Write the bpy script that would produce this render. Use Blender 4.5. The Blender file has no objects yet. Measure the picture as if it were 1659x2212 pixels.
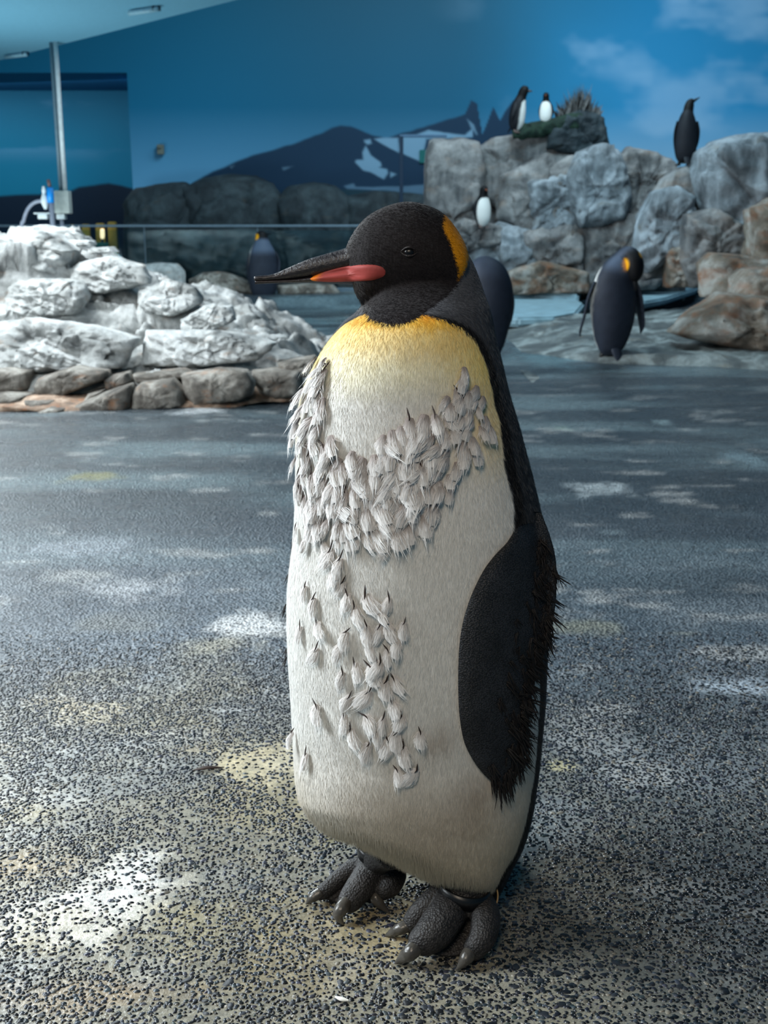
import bpy, bmesh, math, random
import numpy as np
from mathutils import Vector, Matrix, Euler
from mathutils.bvhtree import BVHTree

random.seed(7)
rng = np.random.default_rng(7)
SC = bpy.context.scene
COL = SC.collection

# ------------------------------------------------------------------ camera, world, light, exposure
FPX, CXP, CYP, CH = 2450.0, 829.5, 1106.0, 0.90       # focal length in pixels of a 1659 x 2212 frame, camera height
PITCH = math.radians(14.11)
SP, CP = math.sin(PITCH), math.cos(PITCH)
cam_d = bpy.data.cameras.new('camera')
cam_d.sensor_fit = 'VERTICAL'; cam_d.sensor_height = 36.0; cam_d.lens = FPX / 2212 * 36.0
cam_d.clip_start = 0.05; cam_d.clip_end = 100
cam_d.dof.use_dof = True; cam_d.dof.focus_distance = 1.30; cam_d.dof.aperture_fstop = 11.0
cam = bpy.data.objects.new('camera', cam_d); COL.objects.link(cam)
cam.location = (0, 0, CH); cam.rotation_euler = (math.pi / 2 - PITCH, 0, 0)
SC.camera = cam

w = bpy.data.worlds.new('hall_air'); SC.world = w; w.use_nodes = True
w.node_tree.nodes['Background'].inputs[0].default_value = (0.10, 0.23, 0.33, 1)
w.node_tree.nodes['Background'].inputs[1].default_value = 0.42

def area(name, loc, target, size, power, col, sy=None):
    d = bpy.data.lights.new(name, 'AREA'); d.energy = power; d.color = col
    d.shape = 'RECTANGLE'; d.size = size; d.size_y = sy or size
    o = bpy.data.objects.new(name, d); COL.objects.link(o); o.location = loc
    o.rotation_euler = (Vector(target) - Vector(loc)).to_track_quat('-Z', 'Y').to_euler()
    return o
area('skylight_left', (-3.6, 1.5, 2.6), (0.0, 1.6, 0.45), 1.8, 300, (0.88, 0.96, 1.0))
area('mound_lamp', (-3.6, 6.4, 3.4), (-1.2, 6.2, 0.2), 1.8, 330, (0.90, 0.97, 1.0))
area('warm_lamp', (-0.6, -1.4, 2.9), (0.1, 1.5, 0.4), 1.0, 46, (1.0, 0.84, 0.66))
area('cliff_lamp', (0.8, 9.0, 5.2), (2.2, 12.5, 0.9), 2.5, 260, (0.62, 0.88, 1.0))
area('mural_wash', (1.8, 11.8, 5.4), (1.6, 15.5, 1.6), 6.0, 190, (0.80, 0.94, 1.0), 1.0)
area('floor_sheen_fill', (-4.3, 8.0, 2.55), (-1.2, 3.4, 0.0), 1.6, 150, (0.84, 0.95, 1.0))  # unseen light added for the wet sheen on the left floor
area('soffit_fill', (-4.2, 11.0, 0.25), (-3.2, 11.6, 3.0), 1.6, 75, (0.75, 0.94, 1.0))  # unseen light added behind the mound to brighten ceiling and pipe
area('alcove_fill', (-5.2, 16.5, 2.75), (-5.0, 17.3, 1.2), 4.0, 38, (0.75, 0.92, 1.0), 0.5)  # unseen light added to brighten the alcove print

vs = SC.view_settings
vs.view_transform = 'Standard'; vs.look = 'None'; vs.gamma = 1.0; vs.use_curve_mapping = False
vs.exposure = 0.0

# ------------------------------------------------------------------ helpers
def ray(px, py):
    xr = (px - CXP) / FPX; yu = (CYP - py) / FPX
    return Vector((xr, CP + yu * SP, -SP + yu * CP))
def P(px, py, Y):                      # a photograph point at a given distance into the hall
    d = ray(px, py); return Vector((0, 0, CH)) + d * (Y / d.y)
def G(px, py, z=0.0):                  # a photograph point on a horizontal plane
    d = ray(px, py); return Vector((0, 0, CH)) + d * ((z - CH) / d.z)
def lin(c):
    c = np.asarray(c, float) / 255.0
    return np.where(c <= 0.04045, c / 12.92, ((c + 0.055) / 1.055) ** 2.4)
def lin4(c): return tuple(float(v) for v in lin(c)) + (1.0,)
def sstep(a, b, x): t = np.clip((x - a) / (b - a), 0, 1); return t * t * (3 - 2 * t)

def _hash(ix, iy, iz, s):
    h = (ix.astype(np.int64) * 374761393 + iy.astype(np.int64) * 668265263 + iz.astype(np.int64) * 2147483647 + s * 974634777) & 0xffffffff
    h = ((h ^ (h >> 13)) * 1274126177) & 0xffffffff
    h = ((h ^ (h >> 16)) * 2246822519) & 0xffffffff
    return ((h ^ (h >> 15)) & 0xffff) / 65535.0
def vnoise(p, s=0):                    # value noise in 0..1, p is (n,3)
    p = np.asarray(p, float); i = np.floor(p); f = p - i; f = f * f * f * (f * (f * 6 - 15) + 10)
    x, y, z = i[:, 0], i[:, 1], i[:, 2]; r = 0
    for dx in (0, 1):
        for dy in (0, 1):
            for dz in (0, 1):
                wgt = (f[:, 0] if dx else 1 - f[:, 0]) * (f[:, 1] if dy else 1 - f[:, 1]) * (f[:, 2] if dz else 1 - f[:, 2])
                r = r + wgt * _hash(x + dx, y + dy, z + dz, s)
    return r
def fbm(p, s=0, o=4, ridged=False):
    p = np.asarray(p, float); r = 0; a = 0.5; t = 0
    for k in range(o):
        n = vnoise(p * 2 ** k + 13.7 * k, s + k)
        if ridged: n = 1 - np.abs(2 * n - 1)
        r = r + a * n; t += a; a *= 0.5
    return r / t
def voro(p, s=0, planes=False):                      # F1, F2 and a random value of the nearest cell
    p = np.asarray(p, float); i = np.floor(p)
    f1 = np.full(len(p), 9.0); f2 = np.full(len(p), 9.0); cid = np.zeros(len(p)); off = np.zeros((len(p), 3))
    for dx in (-1, 0, 1):
        for dy in (-1, 0, 1):
            for dz in (-1, 0, 1):
                c = i + (dx, dy, dz)
                q = c + np.stack([_hash(c[:, 0], c[:, 1], c[:, 2], s + k) for k in (11, 12, 13)], 1)
                d = np.linalg.norm(q - p, axis=1)
                new = d < f1
                f2 = np.where(new, f1, np.minimum(f2, d)); cid = np.where(new, _hash(c[:, 0], c[:, 1], c[:, 2], s + 14), cid)
                f1 = np.where(new, d, f1); off = np.where(new[:, None], q - p, off)
    if not planes: return f1, f2, cid
    k = np.floor(cid * 65535).astype(np.int64); rd = np.stack([_hash(k, k * 0, k * 0, s + j) for j in (21, 22, 23)], 1) - .5
    return f1, f2, cid, (off * rd).sum(1)
def catmull(a, n):                     # smooth resampling of the rows of an array
    a = np.asarray(a, float); m = len(a); t = np.linspace(0, m - 1, n); i = np.clip(t.astype(int), 0, m - 2); f = (t - i)[:, None]
    g = lambda k: a[np.clip(k, 0, m - 1)]
    p0, p1, p2, p3 = g(i - 1), g(i), g(i + 1), g(i + 2)
    return 0.5 * (2 * p1 + (p2 - p0) * f + (2 * p0 - 5 * p1 + 4 * p2 - p3) * f ** 2 + (3 * p1 - p0 - 3 * p2 + p3) * f ** 3)

# ---- meshes
def me_from(name, v, f, mat=None, smooth=True, col=None, attrs=None):
    v = np.asarray(v, np.float32)
    me = bpy.data.meshes.new(name)
    if isinstance(f, np.ndarray) and f.ndim == 2:
        k = f.shape[1]; n = len(f)
        me.vertices.add(len(v)); me.vertices.foreach_set('co', v.ravel())
        me.loops.add(n * k); me.loops.foreach_set('vertex_index', f.astype(np.int32).ravel())
        me.polygons.add(n); me.polygons.foreach_set('loop_start', np.arange(0, n * k, k, dtype=np.int32))
        me.update(calc_edges=True); me.validate()
    else:
        me.from_pydata([tuple(map(float, q)) for q in v], [], [list(map(int, q)) for q in f]); me.update()
    me.polygons.foreach_set('use_smooth', np.full(len(me.polygons), smooth))
    if mat: me.materials.append(mat)
    if col is not None: set_col(me, col)
    for k_, a in (attrs or {}).items():
        at = me.attributes.new(k_, 'FLOAT', 'POINT'); at.data.foreach_set('value', np.asarray(a, np.float32))
    return me
def set_col(me, col):
    col = np.asarray(col, np.float32)
    c4 = np.ones((len(col), 4), np.float32); c4[:, :3] = col
    at = me.color_attributes.get('Col') or me.color_attributes.new('Col', 'FLOAT_COLOR', 'POINT')
    at.data.foreach_set('color', c4.ravel())
def getv(me):
    a = np.zeros(len(me.vertices) * 3, np.float32); me.vertices.foreach_get('co', a); return a.reshape(-1, 3).astype(float)
def getn(me):
    a = np.zeros(len(me.vertices) * 3, np.float32); me.vertices.foreach_get('normal', a); return a.reshape(-1, 3).astype(float)
def link(name, me, parent=None, kind=None, label=None, cat=None, group=None):
    o = bpy.data.objects.new(name, me); COL.objects.link(o)
    if parent:
        o.parent = parent; o.matrix_parent_inverse = WORLD_OF[parent.name].inverted()
    WORLD_OF[o.name] = Matrix.Identity(4)
    if kind: o['kind'] = kind
    if label: o['label'] = label
    if cat: o['category'] = cat
    if group: o['group'] = group
    return o
WORLD_OF = {}
def thing(name, label, cat, loc, group=None):
    o = bpy.data.objects.new(name, None); COL.objects.link(o); o.location = loc; o.empty_display_size = 0.1
    WORLD_OF[o.name] = Matrix.Translation(Vector(loc))
    o['label'] = label; o['category'] = cat
    if group: o['group'] = group
    return o
def grid_faces(nr, nc, wrap=False):
    i = np.arange(nr - 1)[:, None]; j = np.arange(nc if wrap else nc - 1)[None, :]
    a = i * nc + j; b = i * nc + (j + 1) % nc; c = (i + 1) * nc + (j + 1) % nc; d = (i + 1) * nc + j
    return np.stack([a, b, c, d], -1).reshape(-1, 4)
def loft(rings):                       # rings (m, n, 3): closed tube with fan caps
    m, n, _ = rings.shape
    v = np.concatenate([rings.reshape(-1, 3), rings[0].mean(0)[None], rings[-1].mean(0)[None]])
    f = [list(q) for q in grid_faces(m, n, True)]
    j = np.arange(n)
    f += [[m * n, int((k + 1) % n), int(k)] for k in j] + [[m * n + 1, (m - 1) * n + int(k), (m - 1) * n + int((k + 1) % n)] for k in j]
    return v, f
def sweep(pts, ra, rb, side=(1, 0, 0), n=16, m=None):   # tube of elliptic section along points; ra along side, rb across
    a = np.concatenate([np.asarray(pts, float), np.asarray(ra, float)[:, None], np.asarray(rb, float)[:, None]], 1)
    if m: a = catmull(a, m)
    p = a[:, :3]; t = np.gradient(p, axis=0); t /= np.linalg.norm(t, axis=1)[:, None] + 1e-9
    s = np.asarray(side, float)[None] - t * (t @ np.asarray(side, float))[:, None]; s /= np.linalg.norm(s, axis=1)[:, None] + 1e-9
    u = np.cross(t, s); th = np.linspace(0, 2 * np.pi, n, endpoint=False)
    r = p[:, None] + s[:, None] * (np.abs(a[:, 3])[:, None] * np.cos(th))[..., None] + u[:, None] * (np.abs(a[:, 4])[:, None] * np.sin(th))[..., None]
    return loft(r)
def join(parts):
    vs_, fs_, o = [], [], 0
    for v, f in parts:
        vs_.append(np.asarray(v, float)); fs_ += [[int(i) + o for i in q] for q in f]; o += len(v)
    return np.concatenate(vs_), fs_
def box(c, s, bev=0.0, seg=2, rot=0.0):
    bm = bmesh.new(); bmesh.ops.create_cube(bm, size=1.0, matrix=Matrix.Diagonal((*s, 1)))
    if bev: bmesh.ops.bevel(bm, geom=list(bm.edges), offset=bev, segments=seg, affect='EDGES', profile=0.6)
    R = Matrix.Translation(Vector(c)) @ Matrix.Rotation(rot, 4, 'Z'); bm.transform(R)
    v = [tuple(q.co) for q in bm.verts]; f = [[q.index for q in fa.verts] for fa in bm.faces]; bm.free()
    return np.array(v), f
def prism(poly_top, thick, bev=0.0, inset=0.0):          # horizontal slab from a list of top corners
    bm = bmesh.new(); vt = [bm.verts.new(p) for p in poly_top]; f = bm.faces.new(vt); f.normal_update()
    if f.normal.z < 0: f.normal_flip()
    r = bmesh.ops.extrude_face_region(bm, geom=[f]); nv = [e for e in r['geom'] if isinstance(e, bmesh.types.BMVert)]
    for q in nv: q.co.z -= thick
    bmesh.ops.recalc_face_normals(bm, faces=bm.faces)
    if bev: bmesh.ops.bevel(bm, geom=list(bm.edges), offset=bev, segments=3, affect='EDGES')
    bm.verts.index_update()
    v = [tuple(q.co) for q in bm.verts]; fs_ = [[q.index for q in fa.verts] for fa in bm.faces]; bm.free()
    return np.array(v), fs_

# ---- materials
class NT:
    def __init__(s, name):
        s.m = bpy.data.materials.new(name); s.m.use_nodes = True; s.t = s.m.node_tree; s.b = s.t.nodes['Principled BSDF']
        s.tc = None
    def n(s, ty, **k):
        q = s.t.nodes.new(ty)
        for a, v in k.items(): setattr(q, a, v)
        return q
    def l(s, a, b): s.t.links.new(a, b)
    def obj(s):
        if not s.tc: s.tc = s.n('ShaderNodeTexCoord')
        return s.tc.outputs['Object']
    def mapping(s, sc=(1, 1, 1)):
        m = s.n('ShaderNodeMapping'); m.inputs['Scale'].default_value = sc; s.l(s.obj(), m.inputs[0]); return m.outputs[0]
    def noise(s, scale, detail=4, rough=0.55, vec=None, dist=0.0):
        q = s.n('ShaderNodeTexNoise'); q.inputs['Scale'].default_value = scale; q.inputs['Detail'].default_value = detail
        q.inputs['Roughness'].default_value = rough; q.inputs['Distortion'].default_value = dist
        s.l(vec or s.obj(), q.inputs['Vector']); return q.outputs[0]
    def voronoi(s, scale, vec=None, feat='F1'):
        q = s.n('ShaderNodeTexVoronoi', feature=feat); q.inputs['Scale'].default_value = scale; s.l(vec or s.obj(), q.inputs['Vector']); return q
    def ramp(s, fac, stops, interp='LINEAR'):
        q = s.n('ShaderNodeValToRGB'); q.color_ramp.interpolation = interp; e = q.color_ramp.elements
        while len(e) < len(stops): e.new(0.5)
        for i, (p, c) in enumerate(stops):
            e[i].position = p; e[i].color = c if len(c) == 4 else (*c, 1)
        s.l(fac, q.inputs[0]); return q.outputs[0]
    def mix(s, fac, a, b, mode='MIX'):
        q = s.n('ShaderNodeMix', data_type='RGBA', blend_type=mode)
        for v, i in ((fac, 0), (a, 6), (b, 7)):
            if hasattr(v, 'links'): s.l(v, q.inputs[i])
            else: q.inputs[i].default_value = v
        return q.outputs[2]
    def math(s, op, a, b=None, clamp=False):
        q = s.n('ShaderNodeMath', operation=op, use_clamp=clamp)
        for v, i in ((a, 0), (b, 1)):
            if v is None: continue
            if hasattr(v, 'links'): s.l(v, q.inputs[i])
            else: q.inputs[i].default_value = v
        return q.outputs[0]
    def attr(s, name): return s.n('ShaderNodeAttribute', attribute_name=name)
    def bump(s, h, strength=0.3, dist=0.01, prev=None):
        q = s.n('ShaderNodeBump'); q.inputs['Strength'].default_value = strength; q.inputs['Distance'].default_value = dist
        s.l(h, q.inputs['Height'])
        if prev: s.l(prev, q.inputs['Normal'])
        return q.outputs[0]
    def out(s, col=None, rough=None, normal=None, spec=None, metal=None):
        for v, k in ((col, 'Base Color'), (rough, 'Roughness'), (normal, 'Normal'), (spec, 'Specular IOR Level'), (metal, 'Metallic')):
            if v is None: continue
            if hasattr(v, 'links'): s.l(v, s.b.inputs[k])
            else: s.b.inputs[k].default_value = v
        return s.m
W = lambda *c: lin4(c)

def mat_plain(name, rgb, rough=0.5, spec=0.4, bump=0.0, bscale=60, metal=0.0, vary=0.12):
    n = NT(name); f = n.noise(bscale * 0.4, 4)
    dk = tuple(v * (1 - vary) for v in lin(rgb)) + (1,); lt = tuple(min(1, v * (1 + vary)) for v in lin(rgb)) + (1,)
    c = n.ramp(f, [(0.3, dk), (0.7, lt)])
    nb = n.bump(n.noise(bscale, 5), bump, 0.01) if bump else None
    return n.out(c, rough, nb, spec, metal)
def mat_vcol(name, rough=0.7, spec=0.25, bump=0.0, bscale=300, bdist=0.002, stretch=None, vary=0.0, vscale=200, sheen=0.0):
    n = NT(name); c = n.attr('Col').outputs[0]; vec = n.mapping(stretch) if stretch else None
    if vary:
        c = n.mix(1.0, c, n.ramp(n.noise(vscale, 3, vec=vec), [(0.25, (1 - vary,) * 3), (0.75, (1 + vary,) * 3)]), 'MULTIPLY')
    nb = n.bump(n.noise(bscale, 3, vec=vec), bump, bdist) if bump else None
    m = n.out(c, rough, nb, spec)
    if sheen: n.b.inputs['Sheen Weight'].default_value = sheen
    return m
def mat_rock(name, base, dark, light, rust, rust_amt=0.3, scale=1.0, bump=0.6, rough=0.75, lightpos=0.62, streak=0.0):
    n = NT(name)
    a = n.noise(2.2 * scale, 7, 0.62, dist=0.6); b = n.noise(9 * scale, 6, 0.65); r = n.noise(3.1 * scale, 5, 0.6, vec=n.mapping((1, 1, 2.2)))
    c = n.ramp(a, [(0.30, W(*dark)), (0.48, W(*base)), (lightpos, W(*light))])
    c = n.mix(n.ramp(b, [(0.35, (0, 0, 0, 1)), (0.75, (0.55, 0.55, 0.55, 1))]), c, W(*dark))
    c = n.mix(n.ramp(r, [(0.62 - 0.22 * rust_amt, (0, 0, 0, 1)), (0.86 - 0.2 * rust_amt, (0.9, 0.9, 0.9, 1))]), c, W(*rust))
    if streak:
        st = n.noise(5 * scale, 6, .6, vec=n.mapping((1.6, 1.6, .22)))
        c = n.mix(n.ramp(st, [(.44, (0, 0, 0, 1)), (.72, (streak,) * 3 + (1,))]), c, W(*light)); c = n.mix(n.ramp(st, [(.28, (streak,) * 3 + (1,)), (.44, (0, 0, 0, 1))]), c, W(*dark))
    nb = n.bump(n.noise(14 * scale, 8, 0.7), bump, 0.04 / scale)
    nb = n.bump(n.noise(60 * scale, 5, 0.7), bump * 0.6, 0.012 / scale, nb)
    return n.out(c, rough, nb, 0.3)

# ------------------------------------------------------------------ the setting: floor
# droppings and damp marks on the floor: (px, py, radius x, radius y in photograph pixels, strength, colour)
STAINS = [(545, 1352, 95, 26, .95, (236, 238, 238)), (480, 1395, 110, 22, .45, (214, 206, 180)), (565, 1640, 160, 50, 1.0, (208, 196, 164)),
          (620, 1650, 60, 30, .8, (214, 205, 178)), (225, 1935, 190, 95, 1.0, (232, 230, 222)), (290, 1900, 70, 40, .9, (236, 236, 232)), (70, 1875, 150, 50, .9, (158, 140, 106)),
          (120, 1990, 120, 40, .6, (190, 182, 160)), (290, 1270, 110, 26, .55, (222, 226, 230)), (190, 1180, 130, 20, .35, (205, 215, 225)),
          (190, 1028, 70, 12, .6, (170, 164, 90)), (430, 890, 70, 12, .7, (220, 226, 230)), (1292, 1058, 72, 17, .9, (196, 208, 212)),
          (1565, 1482, 110, 24, .75, (200, 214, 226)), (1250, 1360, 80, 20, .4, (176, 172, 140)), (1215, 1655, 42, 12, .65, (206, 196, 150)),
          (200, 1540, 110, 26, .6, (205, 192, 160)), (120, 1515, 70, 16, .4, (222, 205, 170)), (105, 1730, 70, 22, .5, (205, 205, 200)),
          (330, 1650, 50, 14, .5, (220, 220, 214)), (520, 1535, 60, 8, .6, (220, 224, 224)), (420, 1620, 60, 10, .4, (206, 190, 160)),
          (700, 2050, 240, 120, .18, (190, 160, 90)), (180, 2150, 220, 50, .3, (170, 130, 80)), (330, 2100, 70, 34, .35, (214, 214, 206)),
          (1210, 1820, 100, 60, .25, (160, 172, 178)), (720, 1800, 60, 30, .4, (150, 135, 60)), (420, 1990, 180, 90, .25, (180, 165, 110)),
          (1600, 985, 60, 20, .6, (150, 176, 186)), (1430, 905, 20, 6, .6, (170, 195, 200)), (1250, 760, 90, 10, .55, (150, 180, 188)),
          (1210, 920, 26, 6, .5, (150, 176, 160)), (1180, 770, 90, 22, .4, (110, 150, 160)), (1590, 1110, 80, 12, .3, (120, 140, 150)),
          (560, 700, 80, 8, .4, (150, 170, 175)), (600, 735, 90, 8, .35, (120, 150, 150)), (690, 690, 120, 6, .3, (110, 140, 148)),
          (1270, 1300, 30, 6, .4, (180, 190, 196)), (1480, 1370, 50, 6, .35, (190, 190, 170)), (1330, 1150, 40, 6, .4, (160, 180, 186))]
nr, nc = 520, 420
ys = 0.55 * (24 / 0.55) ** (np.linspace(0, 1, nr)); us = np.linspace(-1, 1, nc); us = 0.46 * us + 0.9 * us ** 3
yy, uu = np.meshgrid(ys, us, indexing='ij'); xx = (yy + 0.35) * uu
fv = np.stack([xx, yy, np.zeros_like(xx)], -1).reshape(-1, 3)
und = (fbm(fv * (0.8, 0.5, 1), 3, 4) - 0.5) * 0.07 * sstep(3.2, 7, fv[:, 1])
und = und + 0.14 * sstep(13.2, 13.5, fv[:, 1]) * sstep(0.0, -0.3, fv[:, 0])
fv[:, 2] = und - 0.01 * sstep(3.2, 7, fv[:, 1])
def stain_shade_col(v):
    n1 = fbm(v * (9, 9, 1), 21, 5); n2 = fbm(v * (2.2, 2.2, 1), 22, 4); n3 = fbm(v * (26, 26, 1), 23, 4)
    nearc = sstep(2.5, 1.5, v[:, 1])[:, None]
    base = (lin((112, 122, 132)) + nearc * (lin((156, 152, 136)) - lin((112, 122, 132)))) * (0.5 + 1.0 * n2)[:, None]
    base = base + (sstep(-.05, .45, v[:, 0] + .8 * (n2 - .5)) * .7)[:, None] * (lin((78, 92, 102)) * (0.5 + 1.0 * n2)[:, None] - base)  # shade over the right side put into the floor colour
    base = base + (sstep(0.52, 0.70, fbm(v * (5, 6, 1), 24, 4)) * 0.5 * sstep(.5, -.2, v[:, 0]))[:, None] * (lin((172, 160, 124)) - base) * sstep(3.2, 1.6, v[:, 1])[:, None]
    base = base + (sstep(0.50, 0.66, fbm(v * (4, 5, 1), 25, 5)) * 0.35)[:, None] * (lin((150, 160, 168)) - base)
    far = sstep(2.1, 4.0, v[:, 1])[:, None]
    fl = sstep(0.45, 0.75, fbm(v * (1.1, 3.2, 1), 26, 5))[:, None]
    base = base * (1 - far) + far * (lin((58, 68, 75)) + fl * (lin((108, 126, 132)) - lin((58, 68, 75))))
    amt = np.zeros(len(v))
    wx = v[:, :2] + 0.0
    for (px, py, rx, ry, st, c) in STAINS:
        g = G(px, py); ax = abs(G(px + rx, py).x - g.x); ay = abs(G(px, py - ry).y - g.y)
        d = np.hypot((v[:, 0] - g.x) / ax, (v[:, 1] - g.y) / ay)
        k = st * sstep(1.15, 0.25, d + (n1 - 0.5) * 1.5 + (n3 - .5) * 1.1)
        base = base + k[:, None] * (lin(c) - base); amt = np.maximum(amt, k)
    # thin scattered streaks of dried droppings
    k = sstep(0.63, 0.76, fbm(v * (5, 9, 1), 31, 5)) * 0.55 * sstep(8, 4, v[:, 1])
    base = base + k[:, None] * (lin((196, 198, 196)) - base)
    return base, amt
fc, famt = stain_shade_col(fv)
n = NT('wet_aggregate_floor')
base = n.attr('Col').outputs[0]; peb = n.attr('peb').outputs['Fac']
wv = n.mix(0.04, n.obj(), n.n('ShaderNodeTexNoise').outputs['Color'])
v1 = n.voronoi(135, n.mapping((1, 1, 1))); v2 = n.voronoi(160)
spots = n.ramp(v1.outputs['Distance'], [(0.34, (1, 1, 1, 1)), (0.50, (0, 0, 0, 1))])
cellv = n.ramp(n.math('FRACT', n.math('MULTIPLY', v1.outputs['Color'], 7.3)), [(0.25, (0, 0, 0, 1)), (0.45, (1, 1, 1, 1))])
sp = n.math('MULTIPLY', n.math('MULTIPLY', spots, cellv), peb)
salt = n.math('MULTIPLY', n.ramp(n.noise(230, 3, .6), [(.56, (0, 0, 0, 1)), (.66, (1, 1, 1, 1))]), n.ramp(n.noise(2.6, 4, .6), [(.40, (.12,) * 3 + (1,)), (.68, (.85,) * 3 + (1,))]))
c = n.mix(sp, base, W(26, 30, 36)); c = n.mix(n.math('MULTIPLY', salt, n.math('ADD', n.math('MULTIPLY', peb, .7), .12)), c, W(168, 180, 186))
fine = n.ramp(n.noise(420, 3, 0.7), [(0.3, (0.62, 0.62, 0.62, 1)), (0.72, (1.3, 1.3, 1.3, 1))])
c = n.mix(1.0, c, fine, 'MULTIPLY')
mid = n.ramp(n.noise(40, 7, 0.75, vec=n.mapping((.6, 1.3, 1))), [(0.32, (0.55, 0.57, 0.6, 1)), (0.68, (1.35, 1.33, 1.3, 1))])
c = n.mix(1.0, c, mid, 'MULTIPLY')
rg = n.ramp(n.noise(7, 5, 0.6), [(0.3, (0.17, 0.17, 0.17, 1)), (0.7, (0.42, 0.42, 0.42, 1))])
nb = n.bump(n.math('MULTIPLY', v1.outputs['Distance'], peb), 0.75, 0.006)
nb = n.bump(n.math('MULTIPLY', n.noise(210, 4, 0.65), n.math('ADD', peb, .25)), 0.6, 0.004, nb)
floor_m = n.out(c, rg, nb, 0.5)
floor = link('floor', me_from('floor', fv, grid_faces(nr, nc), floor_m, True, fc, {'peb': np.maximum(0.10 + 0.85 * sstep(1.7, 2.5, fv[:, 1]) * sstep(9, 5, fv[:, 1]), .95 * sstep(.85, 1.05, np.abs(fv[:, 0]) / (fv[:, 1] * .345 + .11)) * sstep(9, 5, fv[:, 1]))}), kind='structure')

# dark aggregate pebbles set in the floor
peb_m = mat_vcol('dark_pebble', 0.32, 0.5, 0.25, 240, 0.002)
def pebble_unit(k):
    r = np.random.default_rng(40 + k); th = np.linspace(0, 2 * np.pi, 7, endpoint=False)
    rad = 1 + r.uniform(-0.22, 0.22, 7)
    lo = np.stack([rad * np.cos(th), rad * np.sin(th), np.full(7, -0.35)], 1)
    hi = np.stack([0.72 * rad * np.cos(th), 0.72 * rad * np.sin(th), np.full(7, 0.75)], 1)
    v = np.concatenate([lo, hi, [[r.uniform(-.15, .15), r.uniform(-.15, .15), 1.0]]])
    f = [[i, (i + 1) % 7, 7 + (i + 1) % 7, 7 + i] for i in range(7)] + [[7 + i, 7 + (i + 1) % 7, 14] for i in range(7)]
    tri = [[q[0], q[1], q[2]] for q in f] + [[q[0], q[2], q[3]] for q in f if len(q) == 4]
    return v, np.array(tri)
UN = [pebble_unit(k) for k in range(6)]
NP_ = 125000
py_ = 0.80 + (2.45 - 0.80) * rng.random(NP_) ** 0.85; px_ = (rng.random(NP_) * 2 - 1) * (py_ * 0.345 + 0.11)
pp = np.stack([px_, py_, np.zeros(NP_)], 1); _, pa = stain_shade_col(pp)
cl = fbm(pp * (7, 7, 1), 51, 4)
keep = (rng.random(NP_) > pa * 0.8) & (rng.random(NP_) < 0.50 + 1.0 * sstep(0.36, 0.58, cl)) & (rng.random(NP_) < sstep(2.5, 1.9, py_) + 0.1) & (rng.random(NP_) < sstep(1.0, .86, np.abs(px_) / (py_ * .345 + .11)) + .05)
pp = pp[keep]
# thin out overlaps on a cell grid
key = np.floor(pp[:, :2] / 0.0056).astype(int); _, ui = np.unique(key[:, 0] * 100003 + key[:, 1], return_index=True); pp = pp[ui]
pp = pp[np.argsort(pp[:, 1])]
prad = rng.gamma(5, 0.00046, len(pp)) + 0.0011; pasp = rng.uniform(0.45, 0.85, len(pp)); prot = rng.normal(0.1, 0.7, len(pp))
pcol = lin((36, 40, 45))[None] * (0.4 + 3.2 * rng.random(len(pp)) ** 2.2)[:, None] * (1 + rng.normal(0, .06, (len(pp), 3)))
lt_ = rng.random(len(pp)) < 0.07
pcol[lt_] = lin((120, 116, 106)) * rng.uniform(0.6, 1.3, lt_.sum())[:, None]
big = np.argsort(-(prad / (pp[:, 1] + 0.3)) * (np.abs(pp[:, 0] / (pp[:, 1] * 0.97 + .22)) < 0.335) * (pp[:, 1] > 0.96))[:300]
isbig = np.zeros(len(pp), bool); isbig[big] = True
shade_m = []
for k in range(6):
    for s in range(4):
        v, f = UN[k]
        shade_m.append(me_from('pebble', v, f, peb_m, True, np.tile(lin((40, 43, 48)) * (0.5 + 0.4 * s), (len(v), 1))))
for i in big:
    o = link('pebble', shade_m[int(rng.integers(24))], floor)
    o.location = (pp[i, 0], pp[i, 1], 0.0); o.rotation_euler = (0, 0, prot[i]); o.scale = (prad[i], prad[i] * pasp[i], 0.0016)
V, Fc, Cc, off = [], [], [], 0
for k in range(6):
    idx = np.where((~isbig) & (np.arange(len(pp)) % 6 == k))[0]; v, f = UN[k]
    ca, sa = np.cos(prot[idx])[:, None], np.sin(prot[idx])[:, None]
    sx = v[None, :, 0] * prad[idx][:, None]; sy = v[None, :, 1] * (prad * pasp)[idx][:, None]
    q = np.stack([pp[idx, 0][:, None] + sx * ca - sy * sa, pp[idx, 1][:, None] + sx * sa + sy * ca, np.broadcast_to(v[None, :, 2] * 0.0014, sx.shape)], -1)
    V.append(q.reshape(-1, 3)); Fc.append((f[None] + (np.arange(len(idx)) * len(v))[:, None, None]).reshape(-1, 3) + off); off += len(idx) * len(v)
    Cc.append(np.repeat(pcol[idx], len(v), 0))
link('pebbles', me_from('pebbles', np.concatenate(V), np.concatenate(Fc), peb_m, True, np.concatenate(Cc)), floor, kind='stuff')

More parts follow.
